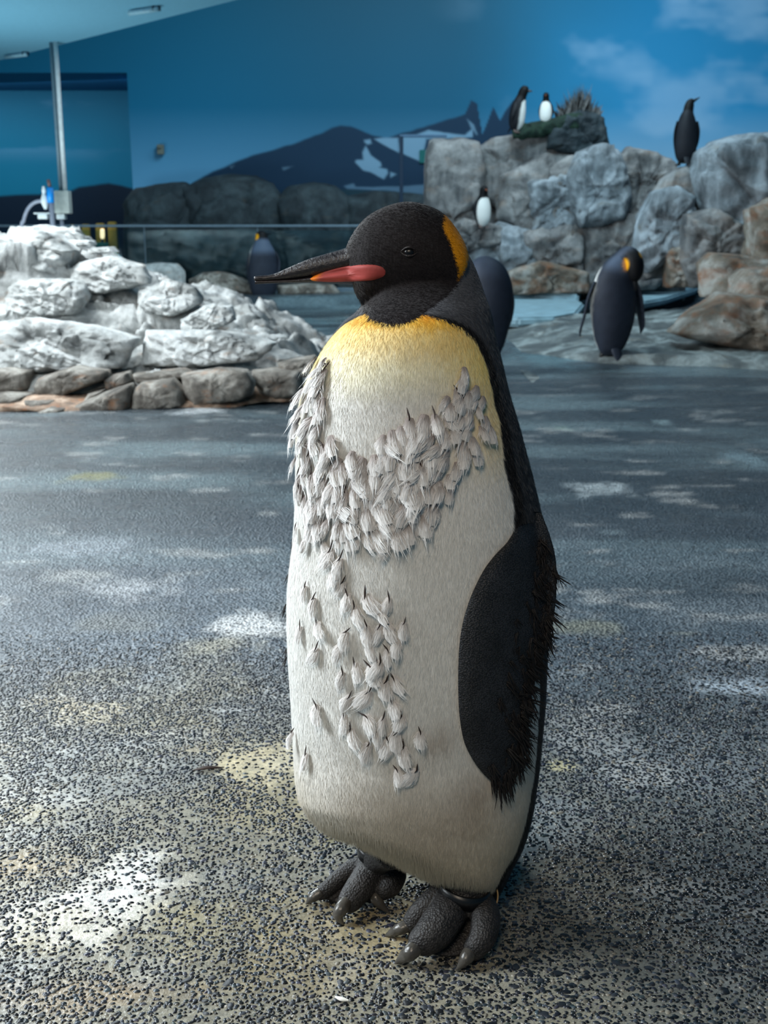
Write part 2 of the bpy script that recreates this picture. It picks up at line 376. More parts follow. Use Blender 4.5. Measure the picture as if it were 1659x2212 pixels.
# ------------------------------------------------------------------ painted back wall with alcove, ceiling
YW, YA = 15.6, 17.6
XC = P(281, 290, YW).x; ZA = P(140, 157, YW).z
def mural(px, py):                     # printed landscape, in photograph coordinates of the wall print
    p3 = np.stack([px / 160, py / 120, np.zeros_like(px)], 1); nz = fbm(p3, 61, 4) - .5; nf = fbm(p3 * 5, 62, 3) - .5
    t = np.clip(py / 420, 0, 1.4)
    def g(a, b, c_): return np.where((t < .55)[:, None], lin(a) + (t / .55)[:, None] * (lin(b) - lin(a)), lin(b) + np.clip((t - .55) / .45, 0, 1)[:, None] * (lin(c_) - lin(b)))
    left = g((2, 88, 118), (4, 104, 142), (96, 160, 200)); rightc = g((10, 112, 158), (40, 136, 186), (156, 196, 222))
    k = sstep(950, 1500, px + 120 * nz)[:, None]; dip = (sstep(300, 800, px) * sstep(1250, 950, px))[:, None] * 0.35
    col = (left * (1 - k) + rightc * k) * (1 - dip)
    cloud = sstep(.1, .38, nz + .9 * sstep(1150, 1659, px) * (fbm(p3 * (.35, 1.3, 1), 66, 4) - .40))[:, None] * sstep(900, 1300, px)[:, None] * .30
    col = col + cloud * (lin((176, 205, 228)) - col)
    def put(mask, c_, soft=None):
        nonlocal col
        col = col + np.clip(mask, 0, 1)[:, None] * (lin(c_) - col)
    def below(prof, s=3):
        xs, ysf = zip(*prof); return sstep(-s, s, py - np.interp(px, xs, ysf) + nf * 6)
    put(below([(280, 600), (415, 395), (470, 365), (540, 338), (600, 322), (660, 300), (715, 277), (735, 272), (760, 275), (800, 290), (835, 301), (860, 290), (900, 278), (940, 268), (1005, 245), (1018, 215), (1030, 222), (1042, 290), (1050, 270), (1066, 232), (1080, 262), (1092, 240), (1110, 215), (1130, 300), (1150, 420), (1300, 600)]), (6, 44, 70))
    def blob(pts, c_, s=2.5, amt=1.0):
        q = np.array(pts, float); m = np.zeros(len(px), bool); dmin = np.full(len(px), 1e9)
        for a, b in zip(q, np.roll(q, -1, 0)):
            c1 = (a[1] > py) != (b[1] > py)
            m ^= c1 & (px < (b[0] - a[0]) * (py - a[1]) / (b[1] - a[1] + 1e-9) + a[0])
            e = b - a; tt = np.clip(((px - a[0]) * e[0] + (py - a[1]) * e[1]) / (e @ e + 1e-9), 0, 1)
            dmin = np.minimum(dmin, np.hypot(px - a[0] - tt * e[0], py - a[1] - tt * e[1]))
        put(amt * sstep(-s, s, np.where(m, dmin, -dmin) + nf * 5), c_)
    SN = (108, 146, 172)
    blob([(786, 302), (800, 300), (803, 310), (794, 313), (787, 308)], SN); blob([(790, 315), (802, 335), (822, 350), (824, 358), (818, 362), (836, 366), (838, 374), (830, 388), (800, 372), (785, 368), (767, 350), (770, 345), (784, 345), (783, 330)], SN)
    blob([(844, 372), (856, 376), (842, 385)], SN); blob([(808, 300), (860, 298), (862, 332), (830, 312)], SN)
    blob([(868, 292), (900, 290), (925, 280), (960, 288), (1005, 292), (1020, 280), (1020, 296), (920, 300), (910, 350), (880, 338), (862, 328)], SN)
    blob([(1008, 256), (1024, 270), (1030, 290), (1018, 276)], SN, amt=.7); blob([(610, 362), (636, 358), (612, 368)], SN, amt=.5); blob([(495, 360), (506, 357), (500, 364)], SN, amt=.5)
    blob([(742, 402), (764, 396), (768, 404), (840, 404), (930, 398), (930, 420), (868, 424), (800, 410), (750, 408)], (86, 120, 146), amt=.8)
    put(below([(280, 900), (700, 900), (730, 408), (800, 412), (860, 414), (915, 420), (1000, 425), (1400, 430)]), (18, 52, 66))
    return col
def wall_grid(x0, x1, z0, z1, Y, nx, nz_, fn):
    X, Z = np.meshgrid(np.linspace(x0, x1, nx), np.linspace(z0, z1, nz_)); v = np.stack([X.ravel(), np.full(X.size, Y), Z.ravel()], 1)
    d = np.stack([v[:, 0], v[:, 1], v[:, 2] - CH], 1); fw = d[:, 1] * CP - d[:, 2] * SP; up = d[:, 1] * SP + d[:, 2] * CP
    return v, grid_faces(nz_, nx)[:, ::-1], fn(CXP + FPX * d[:, 0] / fw, CYP - FPX * up / fw)
mur_m = mat_vcol('mural_print', 0.65, 0.25, 0.05, 30, 0.01)
v, f, c = wall_grid(XC, 9.0, 0, 6.0, YW, 640, 460, mural)
link('wall_back', me_from('wall_back', v, f, mur_m, False, c), kind='structure')
def alcove(px, py):
    p3 = np.stack([px / 110, py / 60, np.zeros_like(px)], 1); nz = fbm(p3, 71, 4); t = np.clip((py - 150) / 260, 0, 1)[:, None]
    col = lin((2, 84, 116)) + t * (lin((16, 122, 156)) - lin((2, 84, 116)))
    cl = (sstep(.5, .72, fbm(p3 * (.7, 1.6, 1), 72, 4)) * sstep(200, 240, py) * sstep(360, 300, py))[:, None] * .35
    col = col + cl * (lin((120, 165, 200)) - col)
    prof = np.interp(px, [-400, -60, 0, 60, 110, 150, 170, 215, 235, 262, 290, 400], [428, 430, 424, 420, 418, 412, 402, 396, 394, 400, 408, 420])
    k = sstep(-3, 3, py - prof + (nz - .5) * 8)[:, None]
    return col + k * (lin((14, 34, 54)) - col)
v, f, c = wall_grid(-12, XC + .6, 0, 4.2, YA, 360, 200, alcove)
link('wall_alcove', me_from('wall_alcove', v, f, mur_m, False, c), kind='structure')
wall_blue = mat_plain('painted_wall_blue', (6, 84, 128), 0.65, 0.25)
link('wall_alcove_side', me_from('wall_alcove_side', *box((XC + .1, (YW + YA) / 2 + .02, 1.5), (.2, YA - YW - .02, 3.0)), wall_blue, False), kind='structure')
v, f, c = wall_grid(-12, XC, ZA, 6.0, YW, 200, 100, mural)
link('wall_header', me_from('wall_header', v, f, mur_m, False, c), kind='structure')
link('trim_1', me_from('trim_1', *box(((XC - 12) / 2, (YW + YA) / 2, ZA + .1), (12 + XC, YA - YW - .04, .2)), wall_blue, False), kind='structure')
ceil_m = mat_plain('ceiling_paint', (120, 178, 202), 0.7, 0.2, vary=.04)
ZC = 2.8
a, b = G(0, 130, ZC), G(510, 0, ZC); e = (b - a) / (b.x - a.x)
c0 = a + e * (-9 - a.x); c1 = a + e * (1.2 - a.x)
c0 = a + e * ((YW - .02 - a.y) / e.y)
cpts = [(c1.x, c1.y, ZC + .25), (c0.x, c0.y, ZC + .25), (-12, YW - .02, ZC + .25), (-12, c1.y, ZC + .25)]
link('ceiling', me_from('ceiling', *prism(cpts, 0.25), ceil_m, False), kind='structure')
link('ceiling_upper', me_from('ceiling_upper', *box((0, 8, 6.1), (24, 19.5, .2)), mat_plain('upper_ceiling_paint', (60, 110, 130), .8, .2), False), kind='structure')
# side walls of the hall, outside the frame
sw = mat_plain('side_wall_paint', (40, 100, 130), 0.7, 0.2)
link('wall_left', me_from('wall_left', *box((-7.5, 6, 3), (.2, 19, 6)), sw, False), kind='structure')
link('wall_right', me_from('wall_right', *box((8.6, 6, 3), (.2, 19, 6)), sw, False), kind='structure')

# ------------------------------------------------------------------ rocks
def dome_rock(name, outline, Y, thick, mat, parent=None, seed=0, bulge=0.55, rough=0.05, tilt=0.0, na=56, nrad=14, facet=0.5, flat=4.5, strata=0.0, **kw):
    """a solid boulder with a given outline: a domed front, a flatter back, faceted and pitted"""
    q = np.array([tuple(P(x, y, Y)) for x, y in outline]); m = len(q)
    seg = np.linalg.norm(np.roll(q, -1, 0) - q, axis=1); cum = np.concatenate([[0], np.cumsum(seg)]); s = np.linspace(0, cum[-1], na, endpoint=False)
    qq = np.concatenate([q, q[:1]]); edge = np.stack([np.interp(s, cum, qq[:, k]) for k in range(3)], 1)
    ctr = edge.mean(0); size = np.ptp(edge, axis=0)[[0, 2]].min()
    rr = np.concatenate([np.linspace(0.06, 0.8, nrad - 5), [0.88, 0.94, 0.98, 1.0, 1.0]]); V = []
    for sgn in (-1, 1):
        for r in (rr if sgn < 0 else rr[::-1]):
            h = (1 - r ** flat) ** bulge * thick * (1 if sgn < 0 else 0.7)
            V.append(ctr + (edge - ctr) * r + np.array([0, 1, 0]) * (sgn * h))
    V = np.array(V); M = len(V); v = V.reshape(-1, 3)
    if tilt: v[:, 1] += (v[:, 2] - ctr[2]) * tilt
    nrm = v - ctr; nrm[:, 1] *= 1.5; nrm /= np.linalg.norm(nrm, axis=1)[:, None] + 1e-6
    sc = 1 / max(size, .05); f1, f2, cid, pln = voro(v * sc * 1.9 + seed * 7.1, seed, True); _, _, _, pl2 = voro(v * sc * 5.2 + seed * 3.3, seed + 50, True)
    inner = np.clip(np.tile((1 - np.concatenate([rr, rr[::-1]]) ** 6)[:, None], (1, na)).ravel() + .18, 0, 1)
    d = ((cid - .5) * .10 + pln * .30 + pl2 * .10) * facet * size - sstep(.10, 0, f2 - f1) * size * .04 * (facet > .3) + (fbm(v * sc * 3.5, seed + 3, 5, True) - .55) * rough * size * 2.2 + (fbm(v * sc * 12, seed + 5, 3) - .5) * rough * size * .6
    if strata:
        sv = np.stack([v[:, 0] * 2.2 + v[:, 2] * 1.5, v[:, 1] * 2, v[:, 2] * 13 + v[:, 0] * 4.5], 1); d = d + ((fbm(sv, seed + 8, 4, True) - .62) * .085 + (fbm(sv * 3, seed + 9, 3, True) - .6) * .03) * strata
    v = v + nrm * (d * inner)[:, None]
    f = [list(x) for x in grid_faces(M, na, True)]
    v = np.concatenate([v, [v[:na].mean(0)], [v[-na:].mean(0)]])
    f += [[M * na, (k + 1) % na, k] for k in range(na)] + [[M * na + 1, (M - 1) * na + k, (M - 1) * na + (k + 1) % na] for k in range(na)]
    v[:, 2] = np.maximum(v[:, 2], kw.pop('zmin', -0.02))
    return link(name, me_from(name, v, f, mat, True), parent, **kw)

R_white = mat_rock('whitewashed_rock', (208, 211, 209), (118, 121, 121), (234, 237, 236), (180, 134, 92), 0.08, 2.2, 1.0, .6, .58)
R_curb = mat_rock('grey_curb_rock', (128, 122, 114), (70, 66, 62), (182, 178, 170), (170, 110, 60), 0.10, 3.0, 0.9)
R_cliff = mat_rock('cliff_rock', (112, 112, 112), (58, 62, 68), (158, 158, 158), (128, 110, 96), 0.45, 1.3, 0.8, streak=.5)
R_block = mat_rock('pale_cliff_block', (120, 128, 134), (70, 78, 84), (168, 178, 186), (120, 112, 98), 0.15, 1.5, 0.8, streak=.6)
R_brown = mat_rock('brown_rock', (120, 110, 98), (74, 68, 62), (168, 166, 160), (132, 84, 52), 0.6, 1.6, 0.8)
R_dark = mat_rock('dark_rock', (44, 56, 62), (26, 34, 40), (62, 76, 82), (70, 66, 58), 0.12, 1.2, 0.5)

# left mound: a heightfield of ledges with kerb stones along its foot
mx = np.linspace(-4.6, -0.12, 330); my = np.linspace(5.75, 9.2, 250)
X, Y_ = np.meshgrid(mx, my); v = np.stack([X.ravel(), Y_.ravel(), np.zeros(X.size)], 1)
front = np.interp(v[:, 0], [-4.6, -2.2, -1.5, -.9, -.55, -.2], [5.75, 5.80, 5.86, 5.98, 6.15, 6.5])
ridge = np.interp(v[:, 0], [-4.6, -3.2, -2.45, -2.08, -1.95, -1.62, -1.3, -1.05, -.8, -.6, -.42, -.25, -.12], [.86, .90, .93, .92, .78, .62, .53, .45, .35, .25, .17, .08, 0])
terr = np.interp(v[:, 0], [-4.6, -2.2, -1.2, -.7, -.4, -.12], [.24, .25, .25, .21, .12, 0])
wn = fbm(v * (1.4, 1.4, 1), 81, 4) - .5
s1 = sstep(.0, .12, v[:, 1] - front); back = sstep(9.1, 7.9, v[:, 1] + .25 * wn)
fy = v[:, 1] - front + .35 * wn
peakw = np.interp(v[:, 0], [-4.6, -1.9, -1.0, -.4], [.55, .75, .9, .6])
rise = sstep(0.55, 0.55 + 1.0, fy / np.maximum(peakw, .2))
ridge = ridge * .86
hgt = (terr * (.55 + .45 * sstep(0, .8, fy)) + (ridge - terr).clip(0) * rise) * back
# ledges dipping to the right
dip = v[:, 0] * .35 + v[:, 1] * .25
q = (hgt + .05 * wn + dip * .16) / .085; fr = q - np.floor(q); led = (np.floor(q) + sstep(.25, .8, fr)) * .085 - .05 * wn - dip * .16
hgt = np.where(hgt > .02, .35 * hgt + .65 * np.maximum(led, 0), hgt)
rot = np.stack([v[:, 0] * .9 + v[:, 1] * .5, v[:, 1] * 2.6 - v[:, 0] * 1.3, hgt * 3], 1)
f1, f2, cid = voro(np.stack([v[:, 0] * 1.6, v[:, 1] * 3.0 - v[:, 0] * .8, hgt * 4], 1), 84)
hgt = hgt + ((fbm(rot * 1.2, 82, 4, True) - .6) * .20 + (fbm(rot * 5, 83, 3, True) - .6) * .045 + (cid - .5) * .10 - sstep(.09, 0, f2 - f1) * .05) * sstep(.03, .2, hgt)
sv = np.stack([v[:, 0] * 2.2 + hgt * 1.5, v[:, 1] * 3, hgt * 13 + v[:, 0] * 4.5], 1); hgt = hgt + ((fbm(sv, 87, 4, True) - .62) * .07 + (fbm(sv * 3, 88, 3, True) - .6) * .03) * sstep(.04, .2, hgt)
v[:, 2] = np.where(hgt * s1 < .03, hgt * s1 * 6 - .15, hgt * s1)
v[:, 1] += (fbm(np.stack([v[:, 0] * 5, v[:, 2] * 14, v[:, 1] * 0], 1), 86, 3) - .5) * .10 * sstep(.1, .3, hgt)
mound = thing('rock_mound', 'white stained rock mound with grey kerb stones, left of the penguin', 'rock', (-1.6, 6.8, 0))
link('mound_rock', me_from('mound_rock', v, grid_faces(250, 330), R_white, True), mound)
CURB = [([(-60, 800), (20, 792), (78, 796), (78, 838), (30, 848), (-60, 845)], 6.0), ([(80, 828), (92, 812), (165, 790), (235, 800), (240, 815), (160, 845), (128, 860), (84, 850)], 5.95),
        ([(-50, 850), (20, 846), (70, 850), (62, 880), (20, 893), (-50, 894)], 5.82), ([(62, 858), (128, 858), (138, 866), (95, 886), (60, 888)], 5.80),
        ([(88, 884), (120, 872), (155, 876), (152, 888), (110, 892), (90, 892)], 5.72), ([(155, 876), (215, 850), (285, 828), (290, 850), (288, 882), (165, 888)], 5.78),
        ([(290, 842), (305, 826), (375, 818), (400, 845), (408, 872), (330, 884), (290, 884)], 5.84), ([(392, 808), (470, 795), (535, 800), (552, 825), (548, 850), (520, 862), (420, 872), (404, 850)], 5.92),
        ([(545, 800), (590, 795), (650, 800), (655, 850), (600, 858), (560, 850)], 6.12), ([(290, 806), (400, 796), (420, 806), (385, 820), (300, 822)], 6.05),
        ([(230, 812), (280, 802), (292, 822), (240, 842)], 6.0), ([(200, 905 - 60), (232, 838), (226, 850), (190, 862)], 5.86), ([(600, 780), (680, 768), (700, 800), (650, 815), (605, 805)], 6.25)]
for i, (ol, Y) in enumerate(CURB):
    dome_rock('stone', ol, Y, .15, R_curb, mound, 100 + i, bulge=.35, rough=.05, tilt=.35, facet=.45)
LED = [([(30, 612), (70, 600), (180, 604), (196, 640), (180, 676), (60, 690), (20, 688)], 6.75, .16), ([(300, 625), (360, 606), (420, 620), (440, 655), (380, 680), (310, 672)], 6.85, .09),
       ([(0, 512), (60, 498), (120, 508), (170, 540), (150, 590), (60, 606), (-30, 590), (-40, 530)], 7.05, .22), ([(165, 566), (235, 552), (312, 574), (330, 612), (230, 632), (150, 622)], 6.95, .12),
       ([(150, 518), (200, 520), (205, 530), (160, 532)], 7.2, .08), ([(190, 536), (240, 534), (252, 544), (200, 548)], 7.2, .08), ([(390, 690), (440, 664), (500, 660), (510, 690), (460, 715), (400, 715)], 6.58, .08),
       ([(-40, 700), (60, 690), (200, 705), (300, 730), (280, 790), (100, 798), (-40, 790)], 6.2, .14), ([(310, 715), (420, 716), (520, 720), (600, 740), (560, 775), (400, 790), (310, 785)], 6.3, .12)]
for i, (ol, Y, th) in enumerate(LED):
    dome_rock('ledge', ol, Y, th, R_white, mound, 140 + i, bulge=.4, rough=.08, tilt=.8, facet=.7, na=110, nrad=30, strata=1.0)
# rusty mortar strip at the foot
gx = np.linspace(-4.4, -.35, 120); gf = np.interp(gx, [-4.6, -2.2, -1.5, -.9, -.55, -.2], [5.66, 5.64, 5.66, 5.80, 5.98, 6.3])
ro = []
for k, (dy, z) in enumerate(((-.03, .0), (-.022, .014), (.02, .03), (.12, .06), (.3, .05))):
    ro.append(np.stack([gx, gf + dy + .03 * np.sin(gx * 9 + k), np.full_like(gx, z) + .008 * np.sin(gx * 17 + 2 * k)], 1))
ro = np.concatenate([r for r in ro]); link('mortar_strip', me_from('mortar_strip', ro, grid_faces(5, 120), mat_rock('rusty_mortar', (150, 124, 104), (96, 84, 76), (196, 172, 152), (184, 112, 60), .3, 5, .5), True), mound)

# low rocks behind the mound, by the far pool edge
lr1 = dome_rock('rock', [(300, 572), (345, 567), (385, 569), (400, 586), (400, 632), (330, 640), (290, 636)], 14.0, .22, R_white, None, 160, label='low pale rock behind the white mound, left of the humped rock', cat='rock', group=None)
lr2 = dome_rock('rock', [(408, 604), (440, 588), (480, 586), (520, 598), (548, 612), (552, 634), (470, 638), (410, 638)], 14.0, .16, R_curb, None, 161, label='humped grey rock beside the far left penguin', cat='rock')
lr3 = dome_rock('rock', [(596, 616), (660, 611), (720, 614), (740, 636), (600, 638)], 14.0, .16, R_curb, None, 162, label='low rock behind the beak of the big penguin', cat='rock')

# dark rockwork behind the glass
dk = thing('dark_rockwork', 'dark shaded rockwork behind the glass barrier under the painted mountains', 'rock', (-1.5, 15.1, 0))
for i, ol in enumerate(([(268, 640), (272, 440), (290, 408), (340, 396), (400, 392), (425, 410), (430, 640)], [(395, 640), (395, 405), (440, 382), (500, 374), (555, 378), (590, 395), (610, 425), (622, 640)],
                        [(600, 640), (598, 430), (625, 402), (680, 394), (725, 402), (765, 432), (770, 640)], [(745, 640), (742, 425), (800, 414), (880, 416), (930, 425), (935, 640)],
                        [(270, 640), (275, 480), (340, 470), (420, 490), (520, 480), (600, 500), (700, 490), (760, 500), (770, 640)])):
    dome_rock('boulder', ol, 15.1 if i < 4 else 14.9, .35, R_dark, dk, 170 + i, bulge=.4, rough=.05, facet=.6, na=90, nrad=22)

# right cliff: blocks in front of a continuous back mass
cl = thing('rock_cliff', 'tall grey rock cliff of cracked blocks behind the penguin on the right', 'rock', (2.4, 13.2, 0))
CL = [([(915, 640), (914, 500), (918, 330), (930, 302), (1000, 298), (1035, 305), (1050, 360), (1030, 480), (1020, 640)], 13.1, .30, R_cliff),
      ([(1010, 330), (1060, 300), (1180, 285), (1250, 268), (1290, 275), (1312, 320), (1340, 345), (1300, 430), (1200, 470), (1090, 470), (1020, 440)], 13.3, .30, R_cliff),
      ([(1090, 385), (1180, 340), (1240, 340), (1245, 420), (1230, 500), (1140, 505), (1080, 470)], 13.0, .25, R_cliff),
      ([(1145, 400), (1200, 385), (1238, 382), (1242, 470), (1230, 490), (1150, 500)], 12.9, .22, R_block),
      ([(1232, 390), (1250, 340), (1290, 325), (1330, 332), (1345, 370), (1348, 430), (1335, 465), (1290, 478), (1250, 482), (1240, 450)], 12.75, .25, R_block),
      ([(1325, 360), (1360, 330), (1410, 345), (1448, 362), (1450, 420), (1420, 470), (1345, 478), (1335, 430)], 12.9, .25, R_cliff),
      ([(1020, 520), (1080, 492), (1140, 505), (1150, 560), (1140, 625), (1020, 630)], 12.8, .25, R_block), ([(1135, 510), (1225, 495), (1248, 520), (1252, 600), (1180, 622), (1135, 610)], 12.75, .22, R_cliff),
      ([(1245, 490), (1340, 470), (1420, 480), (1430, 560), (1400, 615), (1260, 615)], 12.8, .22, R_cliff), ([(1100, 590), (1170, 575), (1260, 590), (1260, 630), (1100, 632)], 12.5, .15, R_brown),
      ([(1200, 262), (1260, 250), (1290, 262), (1308, 318), (1260, 330), (1190, 318)], 13.0, .2, R_dark), ([(960, 500), (1010, 482), (1070, 492), (1080, 520), (1000, 540)], 12.65, .12, R_cliff)]
def grow(ol, k):
    q = np.array(ol, float); c = q.mean(0); return [tuple(c + (p - c) * (1 + k / max(np.linalg.norm(p - c), 1))) for p in q]
for i, (ol, Y, th, m) in enumerate(CL):
    if i > 1: ol = grow(ol, 13)
    dome_rock('block', ol, Y, th, m, cl, 200 + i, bulge=.4, rough=.085, facet=.7, flat=8, na=80, nrad=20)
dome_rock('back_mass', [(930, 650), (930, 330), (1000, 315), (1240, 300), (1330, 350), (1440, 380), (1480, 650)], 13.5, .35, R_cliff, cl, 230, bulge=.3, rough=.05, na=90, nrad=18)
cr = thing('rock_outcrop', 'large pale rock outcrop at the right edge, standing before the cliff', 'rock', (3.2, 10.3, 0))
CR = [([(1490, 380), (1500, 330), (1530, 305), (1590, 292), (1660, 288), (1760, 300), (1800, 420), (1780, 560), (1640, 560), (1540, 520), (1505, 440)], 10.6, .4, R_block),
      ([(1365, 560), (1372, 500), (1400, 430), (1430, 385), (1470, 362), (1500, 380), (1535, 430), (1545, 480), (1510, 560), (1440, 600), (1380, 605)], 10.9, .32, R_cliff),
      ([(1372, 545), (1385, 480), (1410, 425), (1450, 412), (1488, 430), (1485, 500), (1450, 545), (1400, 580)], 10.55, .25, R_block),
      ([(1480, 470), (1540, 460), (1600, 500), (1640, 560), (1560, 610), (1490, 612), (1470, 560)], 10.3, .25, R_cliff), ([(1620, 460), (1680, 430), (1780, 460), (1790, 640), (1660, 640), (1620, 560)], 9.9, .3, R_brown),
      ([(1440, 545), (1500, 525), (1515, 560), (1510, 612), (1445, 612)], 10.4, .2, R_brown)]
for i, (ol, Y, th, m) in enumerate(CR):
    if i > 1: ol = grow(ol, 11)
    dome_rock('block', ol, Y, th, m, cr, 240 + i, bulge=.4, rough=.085, facet=.7, flat=7, na=80, nrad=20)
# brown rock and sloping apron, right
ap = thing('rock_apron', 'brown rock shelf sloping down to the floor at the right edge', 'rock', (3.0, 9.0, 0))
AP = [([(1508, 640), (1512, 570), (1535, 545), (1580, 548), (1640, 560), (1760, 565), (1780, 640), (1640, 660)], 9.5, .25, R_brown), ([(1580, 600), (1600, 580), (1680, 570), (1780, 585), (1790, 680), (1640, 690), (1575, 650)], 9.0, .25, R_brown),
      ([(1440, 716), (1500, 668), (1560, 632), (1640, 640), (1790, 650), (1800, 770), (1600, 752), (1470, 728)], 8.7, .3, R_brown)]
for i, (ol, Y, th, m) in enumerate(AP):
    Y -= .5
    dome_rock('boulder', ol, Y, th, m, ap, 260 + i, bulge=.4, rough=.08, facet=.5, tilt=.5, na=80, nrad=20)
ax = np.linspace(.9, 6.0, 150); ay = np.linspace(6.9, 10.4, 120); X, Y_ = np.meshgrid(ax, ay); v = np.stack([X.ravel(), Y_.ravel(), np.zeros(X.size)], 1)
fr_ = np.interp(v[:, 0], [.9, 1.5, 2.0, 2.6, 3.2, 6], [8.6, 7.72, 7.6, 7.45, 7.0, 6.8]); nn = fbm(v * (1.6, 2.4, 1), 91, 5)
hh = .07 * sstep(0, .18, v[:, 1] - fr_ + .4 * (nn - .5)) + .08 * sstep(0, 2.2, v[:, 1] - fr_) + .10 * sstep(1.9, 3.4, v[:, 0]) * sstep(0, 1.5, v[:, 1] - fr_)
hh *= sstep(.9, 1.7, v[:, 0] + (v[:, 1] - 8) * .1)
v[:, 2] = hh + (fbm(v * (5, 8, 1), 92, 4, True) - .6) * .05 * sstep(.02, .07, hh) - .02
link('floor_shelf', me_from('floor_shelf', v, grid_faces(120, 150), mat_rock('wet_concrete', (92, 98, 98), (56, 62, 66), (150, 160, 160), (110, 100, 84), .15, 1.6, .6, .45), True), kind='structure')

# pool-edge slabs
slab_m = mat_plain('slab_concrete', (130, 160, 172), .45, .4, .3, 20, vary=.25); under_m = mat_plain('undercut_shade', (14, 18, 22), .8, .2)  # near-black base colour stands in for shade in the gap under each slab
def slab(label, pts, z, th, seed):
    t = thing('concrete_slab', label, 'slab', tuple(G(*pts[0], 0)), 'pool edge slabs')
    q = [G(x, y, z) for x, y in pts]
    link('slab_top', me_from('slab_top', *prism([tuple(p) for p in q], th, .02), slab_m, False), t)
    c = sum(q, Vector()) / len(q); qi = [tuple(c + (p - c) * .93 + Vector((0, .05, -th))) for p in q]
    link('slab_base', me_from('slab_base', *prism(qi, z - th + .0), under_m, False), t)
slab('pale concrete slab between the hunched penguin and the walking penguin', [(1060, 684), (1120, 686), (1200, 684), (1245, 676), (1262, 655), (1235, 640), (1140, 640), (1060, 642)], .15, .08, 1)
slab('higher concrete slab against the foot of the rock cliff', [(1060, 636), (1150, 634), (1250, 636), (1265, 612), (1200, 603), (1060, 604)], .20, .10, 2)
slab('grey concrete slab right of the walking penguin, below the outcrop', [(1390, 652), (1440, 643), (1507, 622), (1512, 600), (1460, 596), (1375, 602), (1370, 640)], .18, .07, 3)

# ------------------------------------------------------------------ glass barrier, door frame, pipework
gb = thing('glass_barrier', 'long glass barrier with a thin metal top rail, behind the white mound', 'barrier', (-2, 14.3, 0))
n = NT('barrier_glass'); tr = n.n('ShaderNodeBsdfTransparent'); tr.inputs[0].default_value = (.80, .90, .92, 1); gl = n.n('ShaderNodeBsdfGlossy'); gl.inputs['Roughness'].default_value = .04
gl.inputs['Color'].default_value = (.7, .85, .9, 1); fz = n.n('ShaderNodeFresnel'); mx_ = n.n('ShaderNodeMixShader'); n.l(fz.outputs[0], mx_.inputs[0]); n.l(tr.outputs[0], mx_.inputs[1]); n.l(gl.outputs[0], mx_.inputs[2])
n.l(mx_.outputs[0], n.t.nodes['Material Output'].inputs[0]); glass_m = n.m
steel = mat_plain('brushed_steel', (96, 116, 130), .45, .4, metal=.3)
zr = P(400, 488, 14.3).z; xr = P(880, 488, 14.3).x
link('top_rail', me_from('top_rail', *box(((-8 + xr) / 2, 14.3, zr), (8 + xr, .05, .028), .008), steel, False), gb)
jx = [P(x, 488, 14.3).x for x in (-669, -424, -179, 66, 311, 556, 801)]
for k in range(len(jx) - 1):
    link('glass_pane', me_from('glass_pane', *box(((jx[k] + jx[k + 1]) / 2, 14.3, zr / 2 - .02), (jx[k + 1] - jx[k] - .02, .012, zr - .06)), glass_m, False), gb)
    link('joint_strip', me_from('joint_strip', *box((jx[k + 1], 14.3, zr / 2), (.008, .016, zr - .03)), steel, False), gb)
link('base_channel', me_from('base_channel', *box(((-8 + xr) / 2, 14.3, .14), (8 + xr, .06, .06), .008), steel, False), gb)

fr = thing('door_frame', 'slim dark door frame set against the painted snow field, left of the cliff', 'door frame', tuple(P(868, 500, 14.6)))
dm = mat_plain('dark_frame_paint', (16, 40, 62), .6, .3)
xa, xb = P(867, 400, 14.6).x, P(960, 400, 14.6).x; zt = P(867, 294, 14.6).z
link('post', me_from('post', *box((xa, 14.6, zt / 2), (.045, .05, zt), .006), dm, False), fr)
link('lintel', me_from('lintel', *box(((xa + xb) / 2, 14.6, zt), (xb - xa + .045, .05, .03), .006), mat_plain('lintel_paint', (70, 100, 128), .6, .3), False), fr)
c_ = P(913, 338, 15.58); link('green_sign', me_from('green_sign', *box(tuple(c_), (.082, .02, .165), .004), mat_plain('green_plate', (6, 92, 92), .6, .3), False), label='small plain green plate left of the cliff top', cat='sign')
c_ = P(347, 323, 15.54); link('wall_box', me_from('wall_box', *join([box(tuple(c_), (.085, .08, .125), .01), box((c_.x, c_.y - .05, c_.z + .03), (.05, .04, .03), .006)]), mat_plain('wall_box_plastic', (104, 112, 104), .6, .3), False), label='small grey box fixed on the blue painted wall', cat='box')

white_pl = mat_plain('white_plastic', (222, 226, 226), .45, .4); grey_pl = mat_plain('grey_pipe_plastic', (150, 152, 166), .5, .4)
pt = G(118, 90, ZC); YP = pt.y; S = YP / FPX * 1.02
def bar(a, b, r, n_=14): return sweep([tuple(a), tuple((Vector(a) + Vector(b)) / 2), tuple(b)], [r] * 3, [r] * 3, (0.3, 1, 0.2), n_)
pipe = thing('ceiling_pipe', 'twin white pipe dropping from the ceiling to a junction box', 'pipe', (pt.x, YP, P(140, 460, YP).z))
pb = P(141, 415, YP)
link('white_pipe', me_from('white_pipe', *bar((pb.x, YP, pb.z), (pb.x, YP, ZC), .024), white_pl), pipe)
link('grey_pipe', me_from('grey_pipe', *bar((pb.x - .058, YP + .04, pb.z), (pb.x - .058, YP + .04, ZC), .02), mat_plain('dull_pipe', (120, 140, 150), .5, .4)), pipe)
link('junction_box', me_from('junction_box', *box(tuple(P(136, 437, YP)), (.165, .14, .24), .015), mat_plain('box_plastic', (196, 198, 190), .5, .4), False), pipe)
link('box_foot', me_from('box_foot', *box(tuple(P(133, 468, YP)), (.09, .10, .055), .008), white_pl, False), pipe)
